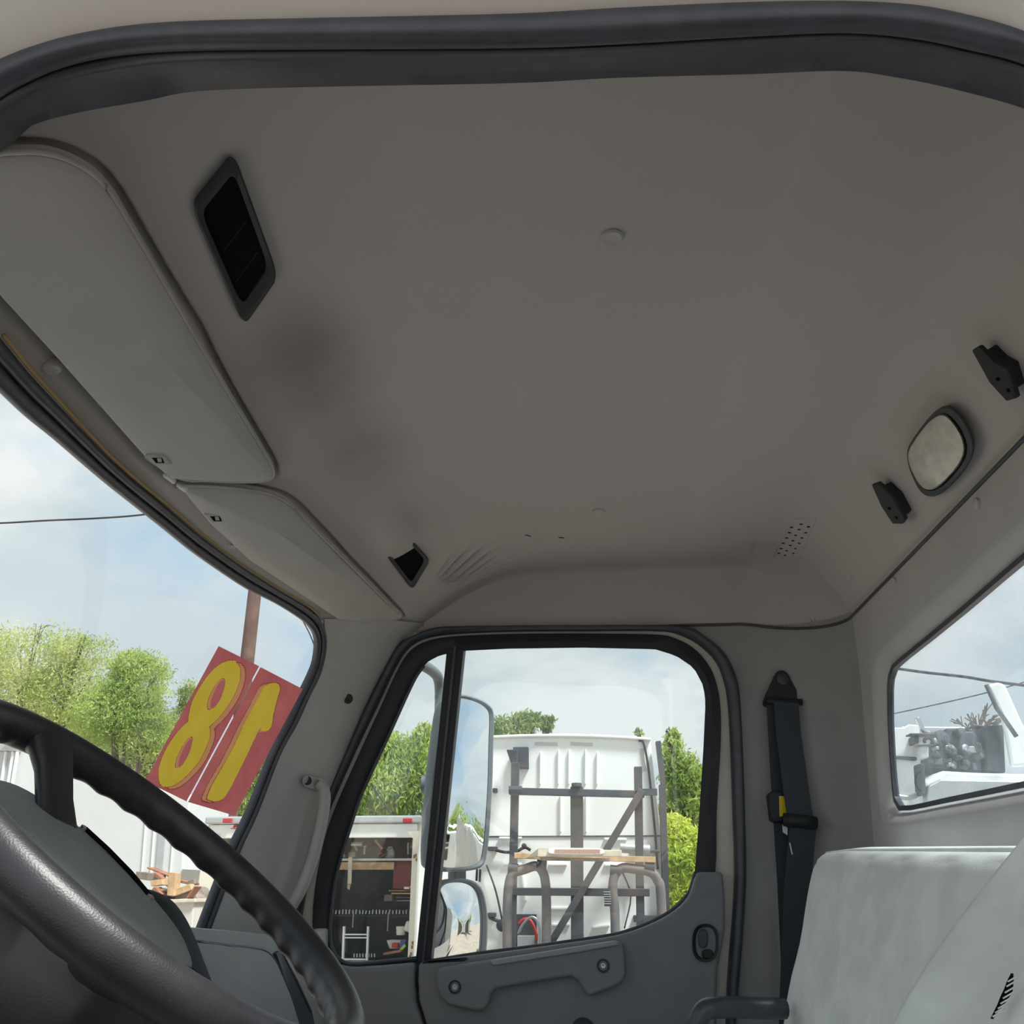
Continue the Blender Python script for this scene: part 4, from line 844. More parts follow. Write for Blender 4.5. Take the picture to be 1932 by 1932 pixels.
col = thing('steering_column', 'dark steering column shroud below the wheel', 'steering column', PC - WN * 0.6)
g = G(); g.tube([PC - WN * 0.13, PC - WN * 0.30, PC - WN * 0.7], lambda i: (0.055, 0.075, 0.085)[i], 20); g.obj('shroud', M_DASHD, col, smooth=50)
g = G(); g.tube([PC - WN * 0.22 - WV * 0.06, PC - WN * 0.20 - WV * 0.16], 0.008, 8); g.obj('stalk', M_DASHD, col, smooth=180)

# ================================================================== dashboard
dash = thing('dashboard', 'grey truck dashboard running under the windshield', 'dashboard', (-0.85, 1.5, -0.95))
def dashbody(y0, y1, dz0, dz1, m, name, n=24):
    rows = []
    for t in np.linspace(0, 1, n):
        y = y0 + (y1 - y0) * t; dz = dz0 + (dz1 - dz0) * t; xw = xf(y) - 0.31
        rows.append([(xw, y, -0.20 + dz), (xw + 0.03, y, -0.145 + dz), (-0.86, y, -0.115 + dz), (-0.74, y, -0.10 + dz), (-0.69, y, -0.105 + dz), (-0.665, y, -0.13 + dz), (-0.655, y, -0.20 + dz), (-0.65, y, -0.40 + dz), (-0.70, y, -0.62), (-0.78, y, -0.95)])
    g = G(); g.grid(rows); return g.obj(name, m, dash, smooth=50)
dashbody(0.56, 1.30, -0.035, -0.02, M_DASHD, 'driver_side_body')
# passenger half: face whose top edge falls away towards the door
TE = [(340, 1749), (375, 1753), (450, 1759), (520, 1766), (575, 1771), (612, 1776)]
YS = [1.50, 1.60, 1.85, 2.08, 2.27, 2.40]
te = spline([at(x, y, Y=Y) for (x, y), Y in zip(TE, YS)], 5); rows = []
for p in te:
    rows.append([p + np.array([-0.30, 0, 0.0]), p + np.array([-0.03, 0, 0.004]), p + np.array([-0.008, 0, 0.001]), p + np.array([0.0, 0, -0.012]), p + np.array([0.012, 0, -0.10]), p + np.array([0.02, 0, -0.25]), p + np.array([-0.02, 0, -0.6])])
g = G(); g.grid(rows); pf = g.obj('passenger_face', M_DASH, dash, smooth=50)
# lid of the storage bin: its own slightly proud panel
def pf_pt(x, y, out=0.0):
    fn = lambda p: p[0] - (np.interp(p[1], [q[1] for q in te], [q[0] for q in te]) + np.interp(np.interp(p[1], [q[1] for q in te], [q[2] for q in te]) - p[2], [0, 0.012, 0.10, 0.25, 0.6], [-0.004, 0.0, 0.012, 0.02, -0.02])) - out
    return surf(x, y, fn, 0.8, 4.0)
LID = [(300, 1772), (372, 1777), (430, 1784), (485, 1790), (505, 1797), (520, 1815), (536, 1850), (556, 1900), (568, 1945), (590, 2060), (300, 2060)]
lp = [pf_pt(x, y, 0.004) for x, y in LID]; lc = sum(lp) / len(lp)
g = G(); g.grid([[p + np.array([-0.006, 0, 0]) for p in lp], lp, [lc + (p - lc) * 0.99 + np.array([0.002, 0, 0]) for p in lp], [lc + (p - lc) * 0.02 + np.array([0.002, 0, 0]) for p in lp]], closed=True); g.obj('bin_lid', M_DASH, dash, smooth=30)
gv = spline([pf_pt(x, y, 0.0045) for x, y in LID[1:9]], 6); g = G(); g.tube(gv, 0.0028, 6); g.obj('lid_joint', M_RUBBER, dash, smooth=180)
SLT = [(521, 1799), (527, 1794), (536, 1797), (560, 1846), (591, 1914), (594, 1932), (602, 1980), (580, 1975)]
g = G(); g.prism([pf_pt(x, y, 0.008) for x, y in SLT], (-0.03, 0, 0)); g.obj('lid_handle', M_RUBBER, dash, bevel=0.002)
g = G(); g.tube([pf_pt(535, 1798, 0.010), pf_pt(562, 1850, 0.010), pf_pt(588, 1908, 0.010)], 0.0022, 6); g.obj('handle_edge', M_ALU, dash, smooth=180)
# outlet pod beside the instruments: hood, light ring, louvres
pod = thing('air_outlet', 'louvred round air outlet pod in the dash behind the steering wheel', 'vent', at(330, 1860, Y=1.32))
PN = np.array([0.80, -0.55, 0.18]); PN /= np.linalg.norm(PN); pk = float(np.dot(at(330, 1770, Y=1.33), PN))
def podp(x, y, out=0.0): return atp(x, y, PN, pk + out)
OA = [(200, 1715), (235, 1682), (262, 1676), (290, 1683), (318, 1700), (342, 1730), (360, 1766), (376, 1808), (395, 1858), (410, 1910), (420, 1980)]
IA = [(215, 1740), (243, 1706), (264, 1698), (284, 1706), (305, 1722), (322, 1748), (337, 1780), (352, 1818), (370, 1866), (384, 1915), (392, 1980)]
oa = spline([podp(x, y, 0.0) for x, y in OA], 5); ia = spline([podp(x, y, 0.004) for x, y in IA], 5)
g = G(); rows = []
for a, b in zip(oa, ia):
    r = [a - PN * 0.16, a - PN * 0.03]
    for k in range(8):
        t = k / 7; r.append(a + (b - a) * t + PN * 0.022 * sin(pi * t))
    r.append(b - PN * 0.03); rows.append(r)
g.grid(rows); g.obj('hood', M_DASHD, pod, smooth=70)
I2 = [(240, 1752), (258, 1728), (270, 1722), (286, 1728), (300, 1744), (316, 1770), (330, 1802), (345, 1840), (356, 1880), (366, 1920), (372, 1980)]
i2 = spline([podp(x, y, -0.012) for x, y in I2], 5)
g = G(); g.grid([[b - PN * 0.006, b + (c - b) * 0.5 - PN * 0.003, c] for b, c in zip(ia, i2)]); g.obj('ring', M_DASH, pod, smooth=70)
g = G(); g.prism([podp(x, y, -0.045) for x, y in ((225, 1740), (300, 1730), (330, 1770), (380, 1900), (392, 1985), (220, 1985))], -PN * 0.01); g.obj('outlet_back', M_DARK, pod)
i4 = [(258, 1748), (272, 1738), (284, 1742), (298, 1758), (314, 1786), (328, 1818), (340, 1852), (350, 1900)]
g = G(); g.tube(spline([podp(x, y, -0.010) for x, y in i4], 5), 0.0022, 8); g.obj('louvre_frame', M_DASH, pod, smooth=180)
for (x0, y0, x1, y1) in ((240, 1744, 290, 1748), (252, 1759, 308, 1760), (258, 1776, 320, 1776), (266, 1793, 330, 1792), (276, 1810, 338, 1808), (290, 1826, 344, 1824), (300, 1842, 348, 1840)):
    a, b = podp(x0, y0, -0.013), podp(x1, y1, -0.013); g = G(); g.prism([a, b, b + np.array([0, 0, -0.0022]), a + np.array([0, 0, -0.0022])], -PN * 0.02); g.obj('slat', M_DASH, pod)

# ================================================================== price number sheets stuck on the windshield
sgn = lambda x, y: (240 + x * 0.19669, 1200 + y * 0.19672)
def shift(P, dx, dy): return [(x + dx, y + dy) for x, y in P]
def scaled(P, s, sy=None): c = np.mean(P, 0); return [(c[0] + (x - c[0]) * s, c[1] + (y - c[1]) * (sy or s)) for x, y in P]
def smoothed(P, n=5): return np.array([sgn(*q) for q in spline([np.array(q, float) for q in P], n, True)])
def inside(px, py, poly):
    x, y = poly[:, 0], poly[:, 1]; x2, y2 = np.roll(x, -1), np.roll(y, -1); r = np.zeros(px.shape, bool)
    for a_, b_, c_, d_ in zip(x, y, x2, y2):
        if b_ != d_: r ^= ((b_ > py) != (d_ > py)) & (px < (c_ - a_) * (py - b_) / (d_ - b_) + a_)
    return r
def printed_sheet(label, cor, layers, n=150):
    """one thin film; the flat print is a choice of ink per small face. layers: (outline, holes, material index), later ones on top"""
    t = thing('number_sheet', label, 'sign', on_ws(*cor[3], 0.006), 'red number sheets on the windshield'); C = [np.array(c, float) for c in cor]
    k = 13; S = np.linspace(0, 1, k); coarse = np.array([[on_ws(*((C[0] * (1 - u) + C[1] * u) * (1 - v) + (C[3] * (1 - u) + C[2] * u) * v), 0.006) for u in S] for v in S])
    U = np.linspace(0, 1, n + 1)
    rows_ = np.array([[np.interp(U, S, coarse[j, :, c]) for c in range(3)] for j in range(k)])                       # k,3,n+1
    V = np.array([[np.interp(U, S, rows_[:, c, i]) for c in range(3)] for i in range(n + 1)]).transpose(2, 0, 1)       # v,u,3
    P = V.reshape(-1, 3); lo = P.min(0); hi = P.max(0); org = np.array([(lo[0] + hi[0]) / 2, (lo[1] + hi[1]) / 2, lo[2]])
    F = [(i * (n + 1) + j, i * (n + 1) + j + 1, (i + 1) * (n + 1) + j + 1, (i + 1) * (n + 1) + j) for i in range(n) for j in range(n)]
    m = (np.arange(n) + 0.5) / n; uu, vv = np.meshgrid(m, m); X = (C[0][0] * (1 - uu) + C[1][0] * uu) * (1 - vv) + (C[3][0] * (1 - uu) + C[2][0] * uu) * vv; Yp = (C[0][1] * (1 - uu) + C[1][1] * uu) * (1 - vv) + (C[3][1] * (1 - uu) + C[2][1] * uu) * vv
    ink = np.zeros((n, n), int)
    for out_l, holes, mi in layers:
        s_ = inside(X, Yp, smoothed(out_l))
        for h in holes: s_ &= ~inside(X, Yp, smoothed(h))
        ink[s_] = mi
    me = bpy.data.meshes.new('sheet'); me.from_pydata((P - org).tolist(), [], F)
    for mm in (M_RED, M_ORG, M_DKRED, M_YEL): me.materials.append(mm)
    me.polygons.foreach_set('material_index', ink.ravel().tolist()); me.update()
    o = bpy.data.objects.new('sheet', me); COL.objects.link(o); w = org + np.array([0, 0, ZC]); o.parent = t; o.location = w - WO[t.name]; return t
H1 = [(925, 415), (935, 450), (915, 540), (870, 630), (815, 690), (780, 700), (770, 660), (790, 580), (840, 480), (890, 420)]
H2 = [(612, 970), (624, 1000), (600, 1090), (560, 1170), (510, 1240), (475, 1265), (462, 1240), (480, 1160), (530, 1060), (580, 990)]
UP8 = [(990, 235), (1050, 255), (1085, 320), (1075, 440), (1020, 580), (930, 720), (840, 820), (760, 885), (680, 895), (600, 850), (588, 780), (620, 640), (690, 500), (790, 360), (890, 270)]
LO8 = [(785, 865), (792, 960), (760, 1060), (690, 1200), (580, 1330), (470, 1420), (380, 1448), (320, 1425), (300, 1350), (310, 1240), (370, 1090), (460, 950), (580, 825), (690, 790)]
ONE = [(1400, 450), (1450, 465), (1465, 510), (1440, 600), (1405, 740), (1385, 860), (1350, 905), (1310, 915), (1280, 895), (1275, 885), (1220, 990), (1130, 1180), (1040, 1360), (960, 1510), (905, 1570), (840, 1585), (780, 1570), (770, 1535), (830, 1400), (930, 1230), (1040, 1020), (1110, 870), (1180, 740), (1270, 570), (1320, 480)]
s8 = printed_sheet('red sheet with a yellow mirrored eight on the windshield', [(412.5, 1219), (489, 1257), (352, 1512), (273, 1474)],
    [(scaled(shift(UP8, 48, 20), 1.02), [], 2), (scaled(shift(LO8, 48, 20), 1.02), [], 2), (shift(UP8, 44, 18), [], 1), (shift(LO8, 44, 18), [], 1), (scaled(UP8, 1.02), [], 2), (scaled(LO8, 1.02), [], 2), (UP8, [], 3), (LO8, [], 3),
     (scaled(H1, 1.06, 1.03), [], 2), (scaled(H2, 1.06, 1.03), [], 2), (H1, [], 1), (H2, [], 1), (shift(scaled(H1, 0.82, 0.93), 14, 4), [], 0), (shift(scaled(H2, 0.82, 0.93), 14, 4), [], 0)])
s1 = printed_sheet('red sheet with a yellow mirrored one beside the windshield pillar', [(491.4, 1258.5), (571, 1300), (443, 1539), (354.6, 1513)],
    [(scaled(shift(ONE, -52, 8), 1.02), [], 2), (shift(ONE, -48, 8), [], 1), (scaled(ONE, 1.03, 1.012), [], 2), (ONE, [], 3)])
# ================================================================== outside mirrors on the passenger side
mr = thing('side_mirror', 'tall passenger side mirror above a small round-edged convex mirror', 'mirror', at(870, 1880, Y=2.78))
MN = np.array([0.80, -0.60, 0.0]); MN /= np.linalg.norm(MN); mk = float(np.dot(at(880, 1480, Y=2.80), MN))
def mp_(x, y, out=0.0): return atp(x, y, MN, mk + out)
U_OUT = [(834, 1335), (844, 1316), (868, 1310), (900, 1317), (924, 1331), (932, 1350), (931, 1400), (929, 1480), (924, 1560), (919, 1610), (910, 1634), (890, 1642), (850, 1645), (818, 1640), (808, 1625), (812, 1520), (822, 1420)]
U_IN = [(841, 1342), (850, 1323), (868, 1317), (898, 1324), (917, 1336), (924, 1352), (923, 1400), (921, 1480), (916, 1560), (911, 1606), (904, 1626), (886, 1634), (850, 1637), (824, 1632), (816, 1620), (820, 1520), (829, 1420)]
def head(outp_, inp_, prefix, glass_k, depth):
    o_ = [tuple(p) for p in spline([np.array(p, float) for p in outp_], 4, True)]; i_ = [tuple(p) for p in spline([np.array(p, float) for p in inp_], 4, True)]
    oo = [mp_(*p, 0.004) for p in o_]; ii = [mp_(*p, 0.0) for p in i_]; cen = sum(oo) / len(oo)
    g = G(); g.grid([ii, [p + MN * 0.006 for p in [(a + b) / 2 for a, b in zip(ii, oo)]], oo, [p - MN * 0.02 for p in oo], [cen + (p - cen) * 0.97 - MN * depth * 0.6 for p in oo], [cen + (p - cen) * 0.75 - MN * depth for p in oo], [cen + (p - cen) * 0.02 - MN * depth * 1.05 for p in oo]], closed=True)
    hs = g.obj(prefix + '_housing', M_MIRH, mr, smooth=50)
    rows = []
    for s in np.linspace(1.02, 0.04, 18): rows.append([cen + (p - cen) * max(s, 0.002) - MN * 0.001 + MN * glass_k * (1 - s * s) for p in ii])
    g = G(); g.grid(rows, closed=True); g.obj(prefix + '_glass', M_MIRROR, hs, smooth=180)
head(U_OUT, U_IN, 'flat_mirror', 0.0, 0.062)
B_OUT = [(815, 1700), (824, 1672), (842, 1660), (878, 1658), (902, 1668), (914, 1690), (920, 1730), (919, 1780), (914, 1820), (905, 1850), (860, 1862), (818, 1858), (806, 1830), (806, 1760)]
B_IN = [(822, 1706), (830, 1680), (844, 1667), (874, 1665), (894, 1674), (905, 1694), (910, 1730), (909, 1778), (904, 1815), (896, 1842), (858, 1853), (824, 1849), (813, 1826), (813, 1760)]
head(B_OUT, B_IN, 'convex_mirror', 0.016, 0.035)
g = G(); g.prism([mp_(858, 1640, -0.01), mp_(880, 1640, -0.01), mp_(880, 1664, -0.01), mp_(858, 1664, -0.01)], -MN * 0.03); g.obj('link_post', M_MIRH, mr, bevel=0.003)
armp = spline([at(745, 1232, Y=2.62), at(792, 1252, Y=2.72), at(818, 1268, Y=2.84), at(828, 1285, Y=2.90), at(830, 1330, Y=2.92), at(826, 1500, Y=2.92), at(818, 1700, Y=2.90), at(812, 1840, Y=2.86), at(780, 1900, Y=2.6)], 6)
g = G(); g.tube(armp, 0.018, 12); g.obj('support_arm', M_MIRH, mr, smooth=180)
g = G(); g.lathe(at(808, 1480, Y=2.95), (1, 0, 0), [(0.03, -0.02), (0.03, 0.02), (0.01, 0.024)], 16); g.obj('arm_clamp', M_MIRH, mr, smooth=40)

# ================================================================== outside
g = G(); n = 24; rows = []
for i in range(n + 1): rows.append([(-60 + 120 * k / n, -40 + 120 * i / n, -1.80 + 0.05 * sin(i * 1.7) * cos(k * 1.3)) for k in range(n + 1)])
g.grid(rows); g.obj('ground', M_DIRT, smooth=180, kind='structure', label='pale dirt ground of the truck yard')

# ---- white sleeper cab seen through the passenger window
YS_ = 9.2
tk = thing('sleeper_truck', 'white sleeper cab parked back-on beyond the passenger window', 'truck', (-0.3, YS_, -1.8))
def P3(x, y, Y=YS_): return at(x, y, Y=Y)
xl = P3(806, 1600)[0]; xr_ = P3(1240, 1600)[0]; zt_ = P3(1080, 1388)[2]; ztr = P3(1230, 1396)[2]
top = [(xl + (xr_ - xl) * t, ztr + (zt_ - ztr) * (1 - (2 * t - 1) ** 2) if True else 0) for t in np.linspace(0, 1, 21)]
out_ = [(xl - 0.10, -1.2), (xl - 0.10, 0.3)] + [(x, z) for x, z in top] + [(xr_ + 0.06, 0.3), (xr_ + 0.08, -1.2)]
g = G(); g.prism([(x, YS_, z) for x, z in out_], (0, 2.4, 0)); g.obj('sleeper_body', M_TRUCKW, tk, bevel=0.03, seg=3, smooth=40)
g = G(); g.prism([(x, YS_ - 0.05, z + 0.015) for x, z in top] + [(x, YS_ - 0.05, z - 0.012) for x, z in reversed(top)], (0, 2.5, 0)); g.obj('roof_lip', M_TRUCKW, tk, bevel=0.008)
zs_ = P3(1080, 1578)[2]
g = G(); g.box(((xl + xr_) / 2, YS_, zs_), (xr_ - xl + 0.12, 0.02, 0.014)); g.obj('seam', M_RUBBER, tk)
def emb(x0, y0, x1, y1, name='pressed_rib', w=0.014, m=M_TRUCKW, dep=0.03):
    g = G(); A, B = P3(x0, y0), P3(x1, y1); L = B - A; L[1] = 0; d = L / np.linalg.norm(L); nn = np.array([-d[2], 0, d[0]]) * w / 2
    g.prism([A + nn, B + nn, B - nn, A - nn], (0, -dep, 0)); g.obj(name, m, tk, bevel=0.004)
for x in (1020, 1054, 1074, 1105, 1127): emb(x, 1415 + (4 if x in (1020, 1127) else 0), x - 0.5, 1480)
for x in (1058, 1106): emb(x, 1500, x, 1570)
for (x0, y0, x1, y1) in ((942, 1581, 985, 1581), (1140, 1583, 1182, 1584), (950, 1630, 985, 1630), (1035, 1631, 1070, 1631), (1140, 1632, 1180, 1633), (985, 1640, 992, 1700), (1040, 1714, 1075, 1714), (1118, 1750, 1150, 1745), (1042, 1745, 1075, 1744)): emb(x0, y0, x1, y1, w=0.02)
for (x0, y0, x1, y1) in ((1009, 1403, 1052, 1404), (1076, 1403, 1118, 1405)): emb(x0, y0, x1, y1, 'tape_strip', 0.035, M_CREAM, 0.006)
emb(1210, 1412, 1216, 1455, 'tape_strip', 0.04, M_CREAM, 0.006)
g = G(); bar(g, 1242, 1398, 1252, 1480, 9, YS_ - 0.12, 0.10); bar(g, 1250, 1480, 1259, 1760, 12, YS_ - 0.12, 0.10); g.obj('side_extender', M_STEEL, tk)
g = G(); g.tube(spline([P3(1205, 1397, YS_ - 0.02), P3(1214, 1402, YS_ - 0.03), P3(1222, 1440, YS_ - 0.03), P3(1228, 1490, YS_ - 0.03), P3(1236, 1570, YS_ - 0.03), P3(1241, 1640, YS_ - 0.03)], 4), 0.012, 6); g.obj('roof_cable', M_WIRE, tk, smooth=180)
def tk_tube(pts, r, name, m=M_WIRE, Y=YS_ - 0.05):
    g = G(); g.tube(spline([at(x, y, Y=Y) for x, y in pts], 4), r, 6); g.obj(name, m, tk, smooth=180)
def tk_rect(x0, y0, x1, y1, dep, name, m, Y=None, bev=0.006):
    g = G(); rect(g, x0, y0, x1, y1, (YS_ - dep) if Y is None else Y, dep); return g.obj(name, m, tk, bevel=bev)
tk_rect(968, 1409, 997, 1449, 0.10, 'lamp_back_plate', M_ALU if False else M_STEEL)
g = G(); g.prism([P3(955, 1414, YS_ - 0.22), P3(977, 1414, YS_ - 0.30), P3(975, 1440, YS_ - 0.30), P3(964, 1440, YS_ - 0.22)], (0, 0.12, 0)); g.obj('work_lamp', M_STEEL, tk, bevel=0.01)
tk_rect(920, 1597, 938, 1605, 0.08, 'bracket', M_STEEL); tk_rect(920, 1722, 935, 1730, 0.08, 'bracket', M_STEEL); tk_rect(929, 1487, 938, 1495, 0.06, 'bracket', M_STEEL)
tk_tube([(935, 1604), (955, 1608), (975, 1606), (990, 1599), (1001, 1604)], 0.016, 'loom'); tk_tube([(918, 1632), (935, 1680), (948, 1738)], 0.010, 'stay_rod', M_STEEL); tk_tube([(1172, 1640), (1190, 1690), (1178, 1752)], 0.008, 'stay_rod', M_STEEL)
tk_tube([(900, 1640), (899, 1662)], 0.012, 'strap_end'); tk_tube([(906, 1640), (905, 1664)], 0.012, 'strap_end')
tk_tube([(922, 1730), (938, 1737), (950, 1740)], 0.018, 'horn_tube', M_STEEL)
g = G(); g.lathe(P3(947, 1746, YS_ - 0.15), (0, -1, 0), [(0.045, -0.06), (0.055, 0.0), (0.05, 0.03), (0.02, 0.045)], 18); g.obj('round_buzzer', M_BLACKP, tk, smooth=40)
g = G(); g.lathe(P3(989, 1596, YS_ - 0.03), (0, -1, 0), [(0.025, 0), (0.025, 0.03), (0.01, 0.035)], 12); g.obj('round_port', M_STEEL, tk, smooth=40)
tk_rect(956, 1725, 1012, 1800, 0.10, 'airline_box', M_STEEL)
tk_rect(976, 1765, 1010, 1800, 0.14, 'airline_base', M_ALU)
tk_tube([(978, 1745), (986, 1736), (996, 1734), (1004, 1742), (1011, 1760), (1012, 1775)], 0.016, 'red_air_hose', M_REDP, YS_ - 0.25)
tk_tube([(978, 1762), (986, 1745), (1000, 1731), (1012, 1735), (1018, 1755), (1016, 1785)], 0.014, 'grey_air_hose', M_ALU, YS_ - 0.3)
tk_rect(1009, 1764, 1018, 1790, 0.2, 'valve_block', M_STEEL)
g = G(); g.tube([P3(1170, 1600, YS_ - 0.15), P3(1226, 1603, YS_ - 0.15)], 0.045, 12); g.obj('air_dryer', M_ALU, tk, smooth=60)
tk_rect(1190, 1603, 1246, 1608, 0.12, 'bracket', M_STEEL); tk_rect(1196, 1727, 1245, 1740, 0.1, 'lower_bracket', M_STEEL)
for s, m_ in ((0, M_RUBBER),):
    for X in (xl + 0.15, xr_ - 0.15):
        g = G(); g.lathe((X, YS_ + 1.2, -1.3), (1, 0, 0), [(0.3, -0.14), (0.5, -0.14), (0.5, 0.14), (0.3, 0.14)], 28); g.obj('tyre', M_RUBBER, tk, smooth=40)
g = G(); g.box((-0.3, 8.6, -0.95), (1.1, 1.6, 0.25)); g.obj('chassis_frame', M_STEEL, tk)
# headache rack standing behind the sleeper
YR = 8.75
rk = thing('headache_rack', 'rusty dark steel rack frame bolted behind the white sleeper', 'rack', at(1090, 1900, Y=YR))
def rk_bar(x0, y0, x1, y1, w, name, m=M_STEEL, Y=YR, dep=0.08):
    g = G(); bar(g, x0, y0, x1, y1, w, Y, dep); return g.obj(name, m, rk, bevel=0.006)
rk_bar(972, 1438, 961, 1980, 15, 'left_post'); rk_bar(1204, 1446, 1213, 1980, 15, 'right_post'); rk_bar(1088, 1484, 1090, 1930, 24, 'centre_post', Y=YR + 0.04)
rk_bar(960, 1492, 1216, 1498, 13, 'upper_rail'); rk_bar(955, 1682, 1226, 1684, 15, 'lower_rail', Y=YR - 0.02)
rk_bar(1212, 1490, 1030, 1795, 14, 'diagonal_brace', Y=YR - 0.10)
g = G(); g.tube([at(960, 1490, Y=YR - 0.05), at(985, 1490, Y=YR - 0.05)], 0.035, 8); g.obj('upper_clamp', M_STEEL, rk); g = G(); g.lathe(at(1088, 1484, Y=YR), (0, 0, 1), [(0.05, 0), (0.05, 0.03), (0.02, 0.035)], 12); g.obj('post_cap', M_STEEL, rk)
g = G(); rect(g, 1206, 1488, 1240, 1500, YR - 0.05, 0.06); g.obj('side_clamp', M_STEEL, rk)
YH = 8.45
def hoop(pts, r, label):
    t = thing('exhaust_hoop', label, 'hoop', at(pts[0][0], 1850, Y=YH), 'bent steel hoops in front of the rack')
    g = G(); g.tube(spline([at(x, y, Y=YH) for x, y in pts], 6), r, 14); g.obj('bent_tube', M_TUBE, t, smooth=180)
    for (x, y) in (pts[3], pts[-4]):
        g = G(); g.tube([at(x - 9, y - 10, Y=YH), at(x + 9, y - 8, Y=YH)], r * 1.15, 10); g.obj('clamp', M_STEEL, t, smooth=60)
hoop([(957, 1850), (957, 1720), (960, 1670), (968, 1648), (990, 1640), (1010, 1634), (1022, 1642), (1029, 1665), (1031, 1720), (1029, 1850)], 0.042, 'worn steel hoop in front of the rack below the lamp bar left end')
hoop([(1163, 1850), (1160, 1720), (1156, 1680), (1160, 1652), (1174, 1638), (1200, 1640), (1226, 1645), (1240, 1660), (1247, 1690), (1252, 1850)], 0.042, 'worn steel hoop in front of the rack beside the dark side fin')
g = G(); rect(g, 1140, 1678, 1153, 1710, YH - 0.02, 0.08); fb_ = g.obj('finned_box', M_STEEL, label='small finned grey box on the right-hand hoop', cat='box')
for k in range(6):
    g = G(); rect(g, 1139, 1682 + 4.4 * k, 1153, 1683.6 + 4.4 * k, YH - 0.035, 0.02); g.obj('fin', M_ALU, fb_)
lb = thing('lamp_bar', 'pale tread plate with a white lamp strip across the steel rack', 'lamp bar', at(1100, 1625, Y=8.3))
g = G(); bar(g, 970, 1614, 1237, 1622, 11, 8.40, 0.06); g.obj('timber_rail', M_WOOD, lb, bevel=0.004)
g = G(); g.prism([at(992, 1619, Y=8.40), at(1015, 1601, Y=8.22), at(1173, 1604, Y=8.22), at(1173, 1616, Y=8.22), at(1015, 1616, Y=8.22)], (0, 0.03, 0)); g.obj('front_plate', M_TREAD, lb, bevel=0.004)
g = G(); bar(g, 1020, 1620, 1150, 1622, 6, 8.30, 0.10); g.obj('step_grating', M_WOODG, lb)
g = G(); g.prism([at(x, y, Y=8.19) for x, y in oval((1087, 1606), 53, 6.2, 32, 0.012, 5)], (0, 0.03, 0)); lb2 = g.obj('lamp_strip', M_LED, lb, bevel=0.004)
for k in range(22):
    x = 1047 + k * 3.9; g = G(); rect(g, x, 1602.5, x + 3.2, 1609.5, 8.183, 0.01); g.obj('led', M_AMBER, lb2)

# ---- open box truck full of tools
YB_ = 10.6
bt = thing('box_truck', 'old cream box truck with its rear door open onto shelves', 'truck', at(600, 1850, Y=YB_))
X0 = at(392, 1560, Y=YB_)[0]; X1 = at(797, 1560, Y=YB_)[0]; ZT = at(700, 1541, Y=YB_)[2]; XI0 = at(412, 1640, Y=YB_)[0]; XI1 = at(778, 1640, Y=YB_)[0]; ZH = at(720, 1581, Y=YB_)[2]; ZL = -1.0; DB = 3.0
g = G(); g.box((X1 - 0.03, YB_ + DB / 2, (ZT + ZL) / 2), (0.05, DB, ZT - ZL)); g.obj('right_side_wall', M_CREAMT, bt); g = G(); g.box((X0 + 0.03, YB_ + DB / 2, (ZT + ZL) / 2), (0.05, DB, ZT - ZL)); g.obj('left_side_wall', M_CREAMT, bt)
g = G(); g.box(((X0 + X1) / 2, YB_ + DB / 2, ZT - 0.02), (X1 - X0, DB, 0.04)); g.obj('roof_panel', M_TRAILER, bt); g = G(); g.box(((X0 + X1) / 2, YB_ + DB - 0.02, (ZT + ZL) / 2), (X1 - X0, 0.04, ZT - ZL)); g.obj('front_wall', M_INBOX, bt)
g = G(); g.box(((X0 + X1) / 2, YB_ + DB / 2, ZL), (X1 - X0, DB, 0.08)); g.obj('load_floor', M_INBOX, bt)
g = G(); g.box(((XI1 + X1) / 2, YB_ - 0.02, (ZT + ZL) / 2 - 0.08), (X1 - XI1, 0.10, ZT - ZL - 0.2)); g.obj('right_post', M_CREAMT, bt, bevel=0.012); g = G(); g.box(((XI0 + X0) / 2, YB_ - 0.02, (ZT + ZL) / 2 - 0.08), (XI0 - X0, 0.10, ZT - ZL - 0.2)); g.obj('left_post', M_CREAMT, bt, bevel=0.012)
zh1 = at(700, 1555, Y=YB_)[2]
g = G(); g.box(((X0 + X1) / 2, YB_ - 0.03, (ZH + zh1) / 2), (X1 - X0 - 0.1, 0.06, zh1 - ZH)); g.obj('header_panel', M_TRUCKW, bt, bevel=0.01)
g = G(); g.box(((X0 + X1) / 2, YB_ - 0.05, (ZT + zh1) / 2 + 0.005), (X1 - X0, 0.12, ZT - zh1)); g.obj('header_rail', M_ALU, bt, bevel=0.02, seg=3)
for x in (428, 768):
    g = G(); rect(g, x - 8.5, 1543.5, x + 9, 1552.5, YB_ - 0.14, 0.04); g.obj('marker_lamp', M_REDL, bt, bevel=0.012, seg=3)
g = G(); g.prism([at(767, 1568, Y=YB_ - 0.08), at(798, 1567, Y=YB_ - 0.08), at(798, 1604, Y=YB_ - 0.08)], (0, 0.03, 0)); g.obj('corner_gusset', M_CREAMT, bt)
for (x, y) in ((784, 1614), (781, 1616), (786, 1622), (778, 1779), (777, 1787), (775, 1800), (773, 1806)):
    g = G(); rect(g, x - 1.5, y - 3, x + 1.5, y + 3, YB_ - 0.085, 0.02); g.obj('post_bracket', M_WOODR, bt)
